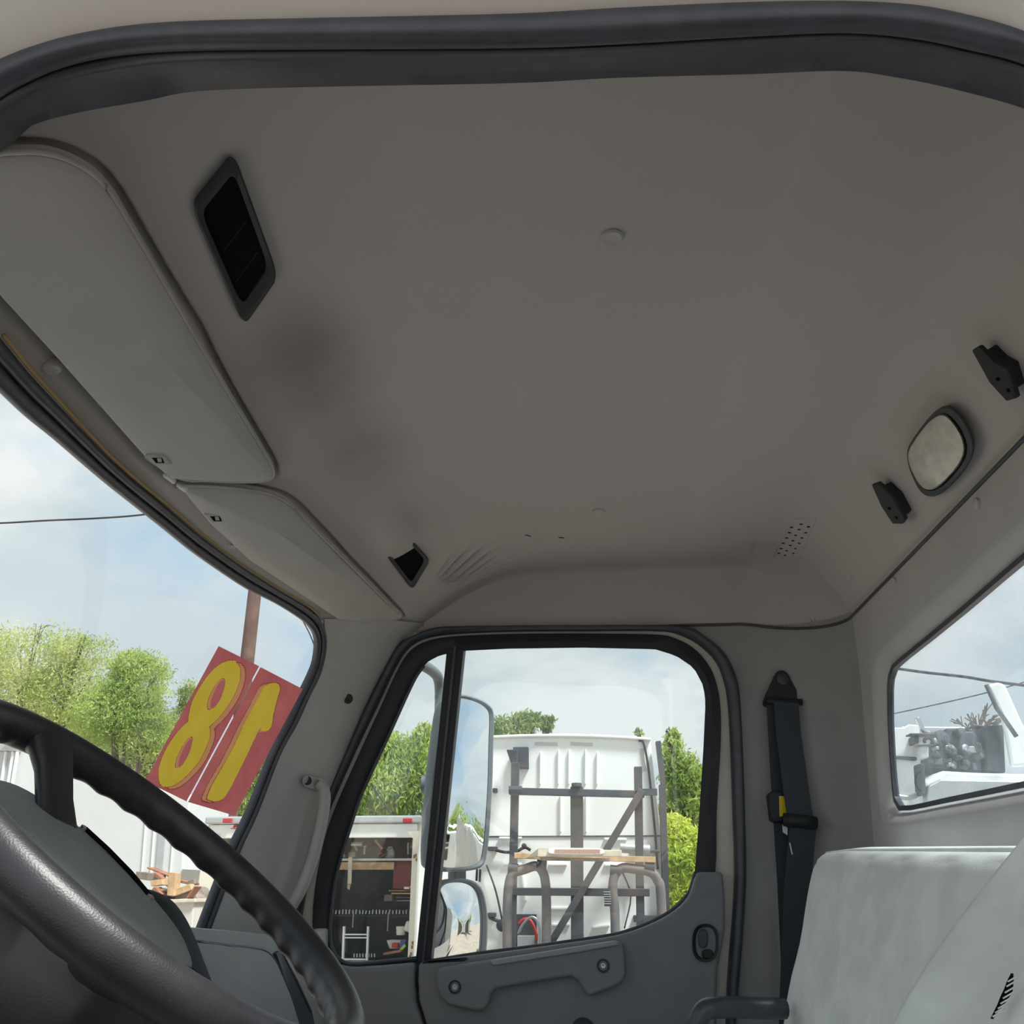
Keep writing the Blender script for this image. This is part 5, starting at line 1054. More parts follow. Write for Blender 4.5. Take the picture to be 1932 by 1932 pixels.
# little red lettering on the header
zf_ = at(445, 1559, Y=YB_)[2]
g = G()
for (a, b, c, d) in ((441, 1556, 443, 1561), (444, 1556, 446, 1561), (439, 1560, 443, 1561.4), (447, 1555.5, 451, 1556.8), (446.5, 1556, 448, 1561)): rect(g, a, b, c, d, YB_ - 0.068, 0.008)
g.obj('red_logo', M_REDP, bt); g = G()
for k in range(6): rect(g, 435 + k * 2.5, 1562.5, 436.9 + k * 2.5, 1564, YB_ - 0.068, 0.008)
g.obj('small_lettering', M_REDP, bt, kind='stuff')
YI = YB_ + 0.5
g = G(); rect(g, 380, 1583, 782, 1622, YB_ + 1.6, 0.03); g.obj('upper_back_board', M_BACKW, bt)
def inb(x0, y0, x1, y1, dep, name, m, label, cat, Y=YI, bev=0.004, group='clutter in the box truck'):
    g = G(); rect(g, x0, y0, x1, y1, Y, dep); return g.obj(name, m, label=label, cat=cat, bevel=bev, group=group)
g = G(); rect(g, 400, 1620, 782, 1624, YI - 0.1, 0.5); g.obj('upper_shelf', M_ALU, bt)
g = G(); rect(g, 400, 1627, 743, 1641, YI - 0.05, 0.05); g.obj('shelf_apron', M_WOOD, bt)
cb = inb(742, 1624, 780, 1677, 0.4, 'wall_cabinet', M_MAROON, 'maroon cabinet panel hung at the right of the truck shelves', 'cabinet')
inb(733, 1679, 779, 1682, 0.4, 'shelf_board', M_WOODR, 'thin reddish shelf board right under the maroon cabinet', 'shelf', YI - 0.05)
inb(738, 1684.5, 779, 1687, 0.4, 'shelf_board', M_WOOD, 'pale shelf board second below the maroon cabinet', 'shelf', YI - 0.05)
inb(746, 1692.5, 779, 1694, 0.3, 'shelf_board', M_WOODG, 'narrow grey shelf board third below the maroon cabinet', 'shelf', YI)
inb(748, 1699, 779, 1700, 0.3, 'shelf_board', M_ALU, 'lowest thin metal shelf board below the maroon cabinet', 'shelf', YI)
inb(762, 1673, 772, 1677.5, 0.15, 'white_carton', M_PAPER, 'little white carton lying on the reddish shelf board', 'carton', YI - 0.1); inb(773, 1671.5, 781, 1674.5, 0.1, 'white_tube', M_PAPER, 'slim white tube beside the little carton on the shelf', 'tube', YI - 0.1)
inb(725, 1688, 740, 1700, 0.25, 'brown_crate', M_BACKW, 'dull brown crate left of the lower shelf boards', 'crate', YI + 0.1)
# hanging level / saw
t = thing('hand_saw', 'long pale saw hanging from the upper shelf on the left', 'saw', at(657, 1680, Y=YI - 0.2), 'clutter in the box truck')
g = G(); bar(g, 661, 1616, 659, 1668, 7, YI - 0.2, 0.02); g.obj('blade', M_TREAD, t); g = G(); g.prism([at(655.5, 1667, Y=YI - 0.2), at(661, 1667, Y=YI - 0.2), at(659, 1679, Y=YI - 0.2), at(655, 1676, Y=YI - 0.2)], (0, 0.03, 0)); g.obj('tip', M_WOOD, t); g = G(); rect(g, 656, 1607, 670, 1617, YI - 0.22, 0.05); g.obj('grip', M_WOODG, t, bevel=0.01)
def hammer(x0, y0, x1, y1, hx, hy, label, m=M_WOOD):
    t = thing('hammer', label, 'hammer', at(x1, y1, Y=YI), 'clutter in the box truck'); g = G(); g.tube([at(x0, y0, Y=YI), at(x1, y1, Y=YI)], 0.014, 8); g.obj('handle', m, t, smooth=60); g = G(); g.tube([at(x1 + hx, y1 + hy, Y=YI), at(x1 - hx, y1 - hy, Y=YI)], 0.022, 8); g.obj('head', M_STEEL, t, smooth=60)
hammer(669, 1595, 675, 1608, 6, -2.5, 'wooden hammer hanging near the left of the upper shelf')
hammer(708, 1585, 725, 1606, 4, 2, 'long-handled mallet leaning at the middle of the upper shelf')
g = G(); g.tube([at(663, 1593, Y=YI), at(684, 1593, Y=YI)], 0.028, 8); g.obj('clamp_bar', M_ALU, label='grey clamp bar along the top left of the truck shelf', cat='clamp', group='clutter in the box truck', smooth=60)
for (x0, y0, x1, y1, lab) in ((686, 1598, 691, 1596, 'short bent hook right of the grey clamp bar'), (688, 1600, 687, 1612, 'thin steel rod hanging below the short bent hook'), (649, 1612, 650, 1618, 'tiny pale peg at the far left shelf end')):
    g = G(); g.tube([at(x0, y0, Y=YI), at(x1, y1, Y=YI)], 0.012, 6); g.obj('steel_hook', M_ALU, label=lab, cat='hook', group='clutter in the box truck')
t = thing('white_jug', 'white plastic jug standing in the middle of the upper shelf', 'jug', at(735, 1619, Y=YI), 'clutter in the box truck')
zj = at(735, 1619, Y=YI)[2]; cj = at(735, 1619, Y=YI + 0.1); g = G(); g.lathe(cj, (0, 0, 1), [(0.055, 0), (0.062, 0.01), (0.06, 0.06), (0.04, 0.10), (0.03, 0.12), (0.028, 0.13)], 18); g.obj('body', M_PAPER, t, smooth=50); g = G(); g.tube(spline([cj + np.array([-0.02, -0.03, 0.115]), cj + np.array([0, -0.055, 0.10]), cj + np.array([0.02, -0.03, 0.115])], 4), 0.008, 8); g.obj('handle', M_ALU, t, smooth=180)
for i, (x0, y0, x1, y1) in enumerate(((713, 1613, 724, 1607), (716, 1618, 727, 1611))):
    g = G(); bar(g, x0, y0, x1, y1, 4, YI - 0.02 * i, 0.05); g.obj('wood_block', M_WOODR, label=('upper reddish wood block leaning on the white jug' if i == 0 else 'lower reddish wood block leaning on the white jug'), cat='block', group='clutter in the box truck')
t = thing('bar_clamp', 'upright steel bar clamp at the right end of the upper shelf', 'clamp', at(770, 1622, Y=YI), 'clutter in the box truck')
g = G(); g.tube([at(770, 1590, Y=YI), at(770, 1622, Y=YI)], 0.010, 8); g.obj('bar', M_ALU, t); g = G(); bar(g, 766, 1592, 777, 1588, 4, YI, 0.03); g.obj('top_jaw', M_STEEL, t); g = G(); rect(g, 767, 1612, 774, 1618, YI - 0.02, 0.05); g.obj('lower_jaw', M_STEEL, t)
# row of small tools on the rail
t = thing('tool_rail', 'long rail of small bright sockets across the dark truck interior', 'rail', at(700, 1730, Y=YI + 0.6), 'clutter in the box truck')
g = G(); rect(g, 626, 1727, 778, 1729, YI + 0.62, 0.03); g.obj('rail', M_INBOX, t)
for k in range(24):
    x = 628 + k * 6.3; g = G(); bar(g, x, 1717 + random.uniform(-1, 1), x - 0.4 + random.uniform(-1, 1), 1724.5, 1.8, YI + 0.6, 0.02); g.obj('socket', M_ALU, t)
t = thing('tool_rail', 'short low rail of small bright tools behind the ladder foot', 'rail', at(690, 1806, Y=YI + 0.4), 'clutter in the box truck')
for k in range(8):
    x = 668 + k * 5.5; g = G(); bar(g, x, 1799, x, 1806, 2, YI + 0.4, 0.02); g.obj('socket', M_ALU, t)
g = G(); rect(g, 650, 1808, 690, 1810, YI + 0.42, 0.03); g.obj('rail', M_ALU, t)
t = thing('step_ladder', 'grey aluminium step ladder standing in the truck doorway', 'ladder', at(668, 1850, Y=YI - 0.3), 'clutter in the box truck')
for (x0, x1) in ((648.5, 644.5), (694, 690.5)):
    g = G(); bar(g, x0, 1748, x1, 1850, 3.4, YI - 0.3, 0.05); g.obj('stile', M_ALU, t)
for y in (1762, 1768, 1809):
    g = G(); rect(g, 648, y, 692, y + 2.4, YI - 0.28, 0.05); g.obj('rung', M_ALU, t)
for (x, y0, y1, lab) in ((666, 1725, 1750, 'pale cord hanging under the socket rail at the left'), (732, 1722, 1757, 'pale cord hanging under the socket rail at the right')):
    g = G(); g.tube([at(x + 1, y0, Y=YI + 0.5), at(x - 1, y1, Y=YI + 0.5)], 0.008, 6); g.obj('cord', M_TREAD, label=lab, cat='cord', group='clutter in the box truck')
g = G(); cj = at(756, 1764, Y=YI + 0.1); g.lathe(cj, (0, 0, 1), [(0.05, 0), (0.06, 0.09), (0.05, 0.09), (0.045, 0.01)], 18); g.obj('white_bucket', M_PAPER, label='white bucket on the heap at the lower right of the truck', cat='bucket', smooth=50, group='clutter in the box truck')
g = G(); g.box(at(771, 1748, Y=YI + 0.05), (0.08, 0.10, 0.11), rotm((0, 1, 0), 0.3)); g.obj('paper_bag', M_PAPER, label='crumpled white bag beside the post in the truck', cat='bag', bevel=0.02, group='clutter in the box truck')
g = G(); g.prism([at(729, 1774, Y=YI), at(756, 1774, Y=YI), at(752, 1790, Y=YI), at(735, 1790, Y=YI)], (0, 0.2, 0)); g.obj('cream_tub', M_CREAM, label='cream tub on the reddish plank in the truck', cat='tub', bevel=0.006, group='clutter in the box truck')
inb(739, 1779, 751, 1788, 0.06, 'red_box', M_REDP, 'small red box in front of the cream tub', 'box', YI - 0.08)
g = G(); g.prism([at(752, 1786, Y=YI - 0.05), at(762, 1772, Y=YI - 0.05), at(766, 1774, Y=YI - 0.05), at(757, 1790, Y=YI - 0.05)], (0, 0.06, 0)); g.obj('blue_case', M_BLUE, label='tilted blue case right of the red box', cat='case', group='clutter in the box truck')
g = G(); g.prism([at(753, 1791, Y=YI - 0.1), at(763, 1781, Y=YI - 0.1), at(765, 1786, Y=YI - 0.1), at(758, 1793, Y=YI - 0.1)], (0, 0.05, 0)); g.obj('lime_vest', M_LIME, label='lime green bundle at the foot of the truck clutter', cat='bundle', group='clutter in the box truck')
g = G(); bar(g, 723, 1800, 756, 1794, 4.5, YI - 0.15, 0.12); g.obj('loose_plank', M_WOODR, label='reddish plank under the cream tub in the truck', cat='plank', group='clutter in the box truck')
for X in (X0 + 0.25, X1 - 0.25):
    g = G(); g.lathe((X, YB_ + 1.0, -1.38), (1, 0, 0), [(0.25, -0.12), (0.42, -0.12), (0.42, 0.12), (0.25, 0.12)], 28); g.obj('tyre', M_RUBBER, bt, smooth=40)

# ---- white trailer, lumber bin in front of it
YT = 12.6
tr = thing('box_trailer', 'large plain white box trailer seen through the steering wheel', 'trailer', at(150, 1800, Y=YT))
def pl(pts, dep, name, m, Y=YT, par=tr, bev=0.02):
    g = G(); g.prism([at(x, y, Y=Y) for x, y in pts], (0, dep, 0)); return g.obj(name, m, par, bevel=bev)
pl([(28, 1405), (120, 1432), (270, 1476), (359, 1510), (352, 1560), (346, 1612), (345, 1640), (332, 1662), (320, 1760), (-40, 1800), (20, 1470)], 1.5, 'side_panel', M_TRAILER)
pl([(300, 1560), (312, 1562), (304, 1660), (292, 1660)], 0.02, 'seam_strip', M_ALU, YT - 0.022, bev=0)
for x in (268, 285, 322): pl([(x + 8, 1520), (x + 10, 1520), (x, 1650), (x - 2, 1650)], 0.02, 'seam_strip', M_TRUCKW, YT - 0.022, bev=0)
pl([(-90, 1372), (30, 1398), (34, 1414), (33, 1418), (-90, 1412)], 0.3, 'front_header', M_ALU, YT - 0.1)
pl([(-90, 1416), (33, 1416), (20, 1480), (0, 1580), (-110, 1600)], 0.3, 'front_corner', M_ALU, YT - 0.06)
for x in (3, 16, 24): pl([(x + 6, 1418), (x + 8.5, 1418), (x - 8, 1520), (x - 10.5, 1520)], 0.05, 'corner_rib', M_TRUCKW, YT - 0.11, bev=0)
pl([(6, 1394), (24, 1394), (30, 1404), (30, 1407), (5, 1404)], 0.08, 'marker_lamp', M_ORANGE, YT - 0.2)
YW = 9.0
bn = thing('scrap_bin', 'cream steel bin heaped with scrap lumber', 'bin', at(310, 1800, Y=YW))
g = G(); g.prism([at(x, y, Y=YW) for x, y in ((230, 1701), (366, 1697), (362, 1760), (338, 2060), (190, 2060))], (0, 1.2, 0)); g.obj('body', M_CREAMT if False else M_CREAM, bn, bevel=0.01)
g = G(); bar(g, 226, 1703, 368, 1699, 7, YW - 0.04, 1.3); g.obj('top_rim', M_TREAD, bn, bevel=0.006)
PL = [(256, 1651, 300, 1657, 14, 0.3, M_WOODG, 'thick grey squared beam sticking out left of the lumber heap'), (284, 1667, 306, 1664, 11, 0.1, M_WOOD, 'short pale block under the grey beam'), (277, 1637, 322, 1654, 3, 0.4, M_WOODR, 'thin dark lath pointing up from the lumber heap'), (290, 1648, 320, 1674, 6, 0.25, M_WOODR, 'reddish board slanting across the lumber heap'), (325, 1646, 321, 1690, 13, 0.0, M_WOOD, 'bright pale board standing upright in the lumber heap'), (325, 1660, 364, 1668, 5, 0.3, M_WOODR, 'reddish strip lying towards the cream post'), (330, 1684, 360, 1673, 12, 0.05, M_WOOD, 'broken pale plank at the front of the lumber heap'), (300, 1681, 330, 1688, 12, 0.15, M_WOODG, 'grey split plank low in the lumber heap'), (352, 1668, 366, 1663, 9, 0.2, M_WOODG, 'grey stub beside the cream post'), (352, 1694, 368, 1672, 3, 0.0, M_WOODR, 'thin red stick leaning by the cream post'), (288, 1676, 305, 1690, 8, 0.02, M_WOODR, 'brown offcut at the left edge of the lumber heap'), (330, 1692, 356, 1690, 8, 0.1, M_WOODG, 'flat grey board along the bin rim')]
for (x0, y0, x1, y1, w, dy, m, lab) in PL:
    g = G(); bar(g, x0, y0, x1, y1, w, YW + dy, 0.10 + 0.08 * random.random()); g.obj('scrap_board', m, label=lab, cat='board', group='scrap lumber in the bin', bevel=0.004)
g = G(); rows = []
for i in range(10): rows.append([(at(270 + 95 * k / 11, 1690, Y=YW + 0.1)[0], YW + 0.1 + 0.8 * i / 9, at(300, 1700, Y=YW)[2] + (0.14 * random.random() + 0.02) * sin(pi * (k + 0.5) / 12)) for k in range(12)])
g.grid(rows); g.obj('lumber_scraps', M_WOODG, label='dark tangle of small wood scraps inside the bin', cat='scraps', kind='stuff')

# ---- stripped truck with its hood up, seen through the dusty back window
YE = 6.6
et = thing('stripped_truck', 'white truck with bare engine and raised hood behind the back window', 'truck', at(1800, 1700, Y=YE))
def ep(pts, dep, name, m, Y=YE, bev=0.01):
    g = G(); g.prism([at(x, y, Y=Y) for x, y in pts], (0, dep, 0)); return g.obj(name, m, et, bevel=bev)
ep([(1600, 1375), (1706, 1372), (1716, 1366), (1735, 1368), (1738, 1440), (1738, 1600), (1600, 1600)], 1.6, 'cab_body', M_TRUCKW)
ep([(1700, 1370), (1822, 1371), (1822, 1377), (1700, 1390)], 1.2, 'roof_edge', M_ALU, YE + 0.6)
ep([(1674, 1424), (1731, 1428), (1731, 1435), (1674, 1430)], 0.04, 'body_moulding', M_STEEL, YE - 0.03)
ep([(1717, 1383), (1765, 1383), (1765, 1388), (1717, 1386)], 0.1, 'mirror_bar', M_STEEL, YE - 0.15)
ep([(1724, 1387), (1732, 1387), (1732, 1403), (1725, 1403)], 0.12, 'lamp_block', M_STEEL, YE - 0.12)
ep([(1733, 1389), (1755, 1388), (1755, 1404), (1733, 1404)], 0.2, 'filter_box', M_PAPER, YE - 0.1); ep([(1736, 1408), (1753, 1408), (1753, 1430), (1736, 1430)], 0.25, 'reservoir', M_PAPER, YE - 0.1)
g = G(); g.tube(spline([at(1730, 1354, Y=YE - 0.1), at(1736, 1366, Y=YE - 0.1), at(1742, 1378, Y=YE - 0.1), at(1755, 1384, Y=YE - 0.1)], 5), 0.018, 10); g.obj('chrome_pipe', M_CHROME, et, smooth=180)
g = G(); g.tube(spline([at(1745, 1402, Y=YE - 0.2), at(1744, 1396, Y=YE - 0.2), at(1751, 1392, Y=YE - 0.2), at(1758, 1396, Y=YE - 0.2), at(1759, 1404, Y=YE - 0.2)], 5), 0.012, 8); g.obj('hose', M_WIRE, et, smooth=180)
ep([(1755, 1386), (1782, 1384), (1786, 1374), (1815, 1373), (1822, 1380), (1838, 1380), (1846, 1392), (1858, 1395), (1860, 1455), (1800, 1456), (1756, 1448)], 0.7, 'engine_block', M_ENG)
for i in range(34):
    x = random.uniform(1758, 1850); y = random.uniform(1382, 1448); w = random.uniform(5, 16); h = random.uniform(4, 14)
    g = G()
    if i % 3 == 0: g.lathe(at(x, y, Y=YE - 0.01), (0.3, -1, 0.1), [(0.003 * w, -0.02), (0.003 * w, 0.05), (0.0015 * w, 0.055)], 12)
    elif i % 3 == 1: rect(g, x - w / 2, y - h / 2, x + w / 2, y + h / 2, YE - 0.09, 0.09)
    else: g.tube(spline([at(x - w / 2, y, Y=YE - 0.05), at(x, y - h / 2, Y=YE - 0.12), at(x + w / 2, y + 3, Y=YE - 0.05)], 4), 0.014, 8)
    g.obj('engine_fitting', M_ENG if i % 4 else M_ALU, et, bevel=0.004 if i % 3 == 1 else 0)
ep([(1858, 1369), (1894, 1367), (1898, 1458), (1864, 1454)], 0.25, 'radiator', M_ENG, YE - 0.1)
ep([(1838, 1366), (1858, 1368), (1858, 1373), (1838, 1371)], 0.1, 'radiator_pipe', M_STEEL)
ep([(1745, 1476), (1780, 1454), (1832, 1457), (1990, 1462), (1990, 1560), (1745, 1560)], 0.8, 'fender', M_TRUCKW, YE - 0.25, 0.02)
ep([(1752, 1482), (1775, 1470), (1990, 1474), (1990, 1560), (1745, 1560)], 0.1, 'fender_hollow', M_ALU, YE - 0.32, 0.01)
ep([(1734, 1440), (1745, 1440), (1748, 1500), (1738, 1500)], 0.12, 'chassis_upright', M_STEEL, YE - 0.3)
g = G(); g.tube(spline([at(1738, 1452, Y=YE - 0.3), at(1729, 1462, Y=YE - 0.3), at(1728, 1480, Y=YE - 0.3), at(1738, 1492, Y=YE - 0.3)], 5), 0.008, 8); g.obj('cable', M_WIRE, et, smooth=180)
g = G(); g.tube(spline([at(1675, 1512, Y=YE - 0.2), at(1685, 1502, Y=YE - 0.2), at(1715, 1505, Y=YE - 0.2), at(1738, 1496, Y=YE - 0.2)], 5), 0.018, 8); g.obj('lower_hose', M_ALU, et, smooth=180)
hd = [at(1862, 1292, Y=YE - 0.2), at(1882, 1286, Y=YE - 0.2), at(1896, 1290, Y=YE - 0.2), at(1932, 1370, Y=YE - 0.2), at(1990, 1410, Y=YE - 0.2), at(1990, 1440, Y=YE - 0.2), at(1908, 1447, Y=YE - 0.2), at(1900, 1400, Y=YE - 0.2), at(1888, 1345, Y=YE - 0.2)]
g = G(); g.prism(hd, (0.02, 0.07, 0)); g.obj('raised_hood', M_TRUCKW, et, bevel=0.02)
g = G(); g.tube([at(1861, 1292, Y=YE - 0.34), at(1880, 1335, Y=YE - 0.34), at(1918, 1390, Y=YE - 0.34)], 0.016, 8); g.obj('hood_prop', M_STEEL, et, smooth=180)
for X in (2.6, 4.2):
    g = G(); g.lathe((X, YE + 0.2, -1.3), (0, 1, 0), [(0.3, -0.14), (0.5, -0.14), (0.5, 0.14), (0.3, 0.14)], 28); g.obj('tyre', M_RUBBER, et, smooth=40)

# ---- pole and cables
def wire(name, pts, r, label):
    g = G(); g.tube(spline(pts, 8), r, 6, cap=False); g.obj(name, M_WIRE, label=label, cat='cable', smooth=180)
p_t, p_b = at(487, 1060, Y=16), at(438, 1500, Y=16); dirp = (p_t - p_b) / np.linalg.norm(p_t - p_b)
g = G(); g.tube([p_b - dirp * 3.8, p_b, p_t, p_t + dirp * 1.5], lambda i: (0.145, 0.14, 0.125, 0.12)[i], 10); g.obj('utility_pole', M_POLE, smooth=60, label='weathered brown utility pole behind the red number sheets', cat='pole')
wire('power_cable', [at(-80, 988, Y=18), at(0, 987, Y=18), at(90, 982, Y=18), at(180, 978, Y=18), at(270, 971, Y=18), at(420, 950, Y=18)], 0.022, 'power cable crossing the sky left of the windshield header')
wire('power_cable', [at(572, 1172, Y=15), at(586, 1200, Y=15), at(598, 1235, Y=15), at(612, 1300, Y=15)], 0.012, 'thin cable running down at the windshield corner')
wire('power_cable', [at(1650, 1255, Y=12), at(1740, 1268, Y=12), at(1820, 1277, Y=12), at(1875, 1286, Y=12), at(1990, 1300, Y=12)], 0.020, 'dark cable crossing the sky in the back window')
wire('power_cable', [at(1640, 1356, Y=13), at(1740, 1335, Y=13), at(1865, 1306, Y=13), at(1990, 1270, Y=13)], 0.009, 'faint cable sloping up below the dark cable in the back window')
wire('power_cable', [at(700, 1478, Y=13), at(720, 1510, Y=13), at(742, 1542, Y=13)], 0.012, 'thin cable slanting down to the box truck roof')

# ---- trees
def leaves(blobs, n, size, droop, m, name, parent):
    """blobs: (centre, radii) ; n leaves of two triangles each, gathered in twig clumps"""
    P = []; D = []
    w = np.array([b[1][0] * b[1][2] for b in blobs]); w = w / w.sum()
    for (c, r), share in zip(blobs, w):
        k = int(n * share); nc = max(6, k // 14)
        d = rng.normal(size=(nc, 3)); d /= np.linalg.norm(d, axis=1)[:, None]; rad = rng.uniform(0.25, 1.0, nc) ** 0.45
        cl = np.array(c) + d * rad[:, None] * np.array(r); spread = np.array(r).mean() * 0.16
        idx = rng.integers(0, nc, k); off = rng.normal(size=(k, 3)) * spread * np.array([1.1, 1.1, 0.7]); off[:, 2] -= np.abs(rng.normal(size=k)) * spread * droop
        P.append(cl[idx] + off); D.append(d[idx])
    P = np.vstack(P); k = len(P)
    ax = rng.normal(size=(k, 3)); ax[:, 2] -= droop; ax /= np.linalg.norm(ax, axis=1)[:, None]
    sd = np.cross(ax, rng.normal(size=(k, 3))); sd /= np.linalg.norm(sd, axis=1)[:, None]
    L = size * rng.uniform(0.6, 1.4, k)[:, None]; W = L * 0.30
    V = np.empty((k, 4, 3)); V[:, 0] = P - ax * L; V[:, 1] = P + sd * W; V[:, 2] = P + ax * L; V[:, 3] = P - sd * W
    V = V.reshape(-1, 3); lo = V.min(0); hi = V.max(0); org = np.array([(lo[0] + hi[0]) / 2, (lo[1] + hi[1]) / 2, lo[2]])
    me = bpy.data.meshes.new(name); me.vertices.add(4 * k); me.vertices.foreach_set('co', (V - org).astype(np.float32).ravel())
    me.loops.add(4 * k); me.loops.foreach_set('vertex_index', np.arange(4 * k, dtype=np.int32)); me.polygons.add(k)
    me.polygons.foreach_set('loop_start', np.arange(0, 4 * k, 4, dtype=np.int32)); me.polygons.foreach_set('loop_total', np.full(k, 4, dtype=np.int32)); me.update(calc_edges=True); me.validate()
    me.materials.append(m); o = bpy.data.objects.new(name, me); COL.objects.link(o); wp = org + np.array([0, 0, ZC]); WO[o.name] = wp; o.parent = parent; o.location = wp - WO[parent.name]; o['kind'] = 'stuff'
    return o
def tree(name, label, Y, blobs, n, size, m, trunk=None, droop=0.8, group='trees round the yard', twigs=True):
    B = []
    for (x, y, rx, ry) in blobs:
        c = at(x, y, Y=Y); s = np.linalg.norm(at(x + 1, y, Y=Y) - c); B.append((c, (rx * s, max(rx, ry) * s * 0.7, ry * s)))
    tx = trunk if trunk else sum(b[0] for b in blobs) / len(blobs); base = at(tx, 1681, Y=Y); base[2] = -1.8
    t = thing(name, label, 'tree', base, group)
    leaves(B, n, size, droop, m, 'foliage', t)
    big = max(B, key=lambda b: b[1][0]); top_ = big[0]
    g = G(); g.tube(spline([base, base * 0.5 + top_ * 0.5 + np.array([0.1, 0, -0.2]), top_], 5), lambda i: 0.13 * (1 - i / 14) + 0.02, 8); g.obj('trunk', M_BARK, t, smooth=180)
    if twigs:
        g = G()
        for (c, r) in B:
            s0 = top_ * 0.35 + base * 0.65 if r[0] < big[1][0] else top_ - np.array([0, 0, big[1][2] * 0.6])
            for j in range(7):
                d = rng.normal(size=3); d[2] = abs(d[2]) * 0.8; d /= np.linalg.norm(d); e = c + d * np.array(r) * 0.98
                m_ = (c + e) / 2 + rng.normal(size=3) * 0.1 * r[0]
                g.tube(spline([s0, c * 0.7 + s0 * 0.3, m_, e], 3), lambda i: max(0.006, 0.035 * (1 - i / 9)), 5)
        g.obj('branches', M_BARK, t, smooth=180, kind='stuff')
    return t
tree('feathery_tree', 'pale feathery tree filling the lower left of the windshield', 18.5, [(50, 1235, 105, 58), (150, 1228, 62, 36), (30, 1330, 130, 75), (130, 1310, 90, 60), (-80, 1250, 80, 90)], 34000, 0.042, LEAF_A)
tree('leafy_tree', 'bright green leafy tree rising beside the red number sheets', 17.5, [(262, 1288, 58, 58), (215, 1345, 80, 52), (275, 1380, 50, 48), (245, 1250, 36, 24)], 22000, 0.042, LEAF_B)
tree('feathery_tree', 'dusty olive tree behind the steering wheel rim', 23, [(200, 1415, 130, 62), (320, 1400, 52, 70), (90, 1400, 100, 50), (270, 1460, 80, 50), (355, 1310, 18, 30)], 34000, 0.05, LEAF_C)
tree('leafy_tree', 'green tree showing between number sheet and pillar', 20, [(480, 1480, 50, 80), (420, 1530, 60, 40), (540, 1400, 30, 80)], 20000, 0.05, LEAF_B)
tree('shrub', 'low green shrub beyond the lumber heap', 17, [(360, 1650, 28, 45), (375, 1560, 25, 40)], 3500, 0.07, LEAF_B, twigs=False)
tree('willowy_tree', 'drooping green tree above the box truck roof', 15, [(740, 1470, 75, 62), (690, 1510, 60, 45), (790, 1440, 40, 60), (800, 1385, 22, 22), (730, 1400, 40, 22), (880, 1500, 60, 70)], 30000, 0.045, LEAF_B, droop=1.6)
tree('willowy_tree', 'sparse tree top peeking over the white sleeper roof', 16, [(960, 1372, 50, 22), (1000, 1358, 30, 16), (1035, 1366, 16, 14), (880, 1390, 60, 40)], 5500, 0.05, LEAF_C, droop=1.0)
tree('leafy_tree', 'slender bright tree right of the white sleeper', 13, [(1290, 1460, 40, 42), (1270, 1420, 22, 30), (1268, 1388, 14, 14), (1310, 1510, 34, 50), (1268, 1540, 26, 40), (1206, 1383, 8, 5)], 7500, 0.045, LEAF_B, trunk=1285)
tree('weed_bush', 'tall yellow-green weeds beside the white sleeper', 12, [(1290, 1620, 52, 60), (1300, 1700, 50, 50), (1275, 1570, 28, 30)], 16000, 0.04, LEAF_D, droop=-0.3, twigs=False)
bare = thing('bare_tree', 'bare twiggy tree top in the back window', 'tree', at(1838, 1681, Y=9), 'trees round the yard')
g = G(); b0 = at(1838, 1385, Y=9)
for j in range(16):
    a = rng.uniform(-1.2, 1.2); L = rng.uniform(25, 62); x1, y1 = 1838 + L * sin(a) * 0.9 + (30 if j > 9 else 0), 1388 - L * cos(a)
    g.tube([b0 + np.array([0.2 if j > 9 else 0, 0, 0]), at((1838 + x1) / 2 + rng.uniform(-4, 4) + (10 if j > 9 else 0), (1388 + y1) / 2, Y=9), at(x1, y1, Y=9)], lambda i: (0.018, 0.011, 0.006)[i], 5)
    for q in range(3): xx = x1 + rng.uniform(-12, 12); g.tube([at((1838 + 2 * x1) / 3, (1388 + 2 * y1) / 3, Y=9), at(xx, y1 + rng.uniform(-8, 10), Y=9)], 0.005, 4)
g.obj('twigs', M_BARK, bare, kind='stuff'); g = G(); g.tube([np.array([b0[0], b0[1], -1.8]), b0], 0.08, 8); g.obj('trunk', M_BARK, bare, smooth=180)

# ---- unseen flatbed, and this truck's own step and tank, added to cover bright ground
M_COVER = mat('added_dark_cover', (0.055, 0.05, 0.046), 0.85, 0.15, var=0.25, vscale=3)  # dark so that little light bounces into the cab from the driver side
nt_ = thing('added_flatbed', 'long low dark flatbed, unseen, added to cut ground light at the driver door', 'trailer', (1.0, -1.9, -1.8))
for k in range(14):
    g = G(); g.box((1.0, -3.2 + k * 0.2, -0.80), (14.0, 0.19, 0.05)); g.obj('deck_board', M_COVER, nt_)
for Y in (-2.6, -1.2):
    g = G(); g.box((1.0, Y, -0.95), (13.6, 0.12, 0.25)); g.obj('rail', M_STEEL, nt_)
for X in (5.4, 6.7):
    for Y in (-2.9, -0.9):
        g = G(); g.lathe((X, Y, -1.34), (0, 1, 0), [(0.25, -0.14), (0.46, -0.14), (0.46, 0.14), (0.25, 0.14)], 28); g.obj('tyre', M_RUBBER, nt_, smooth=40)
g = G(); g.box((-3.0, -1.9, -1.43), (0.15, 1.6, 0.74)); g.obj('landing_leg', M_STEEL, nt_)
st = thing('added_step', 'dark side step and tank, unseen, added to cover sunlit ground below the driver door', 'step', (0.2, 0.2, -1.8))
g = G(); g.box((0.3, 0.22, -1.35), (2.6, 0.5, 0.7)); g.obj('tank', M_COVER, st, bevel=0.08, seg=3)
for z in (-1.0, -1.3):
    g = G(); g.box((0.0, -0.08, z), (0.7, 0.14, 0.03)); g.obj('tread', M_COVER, st)

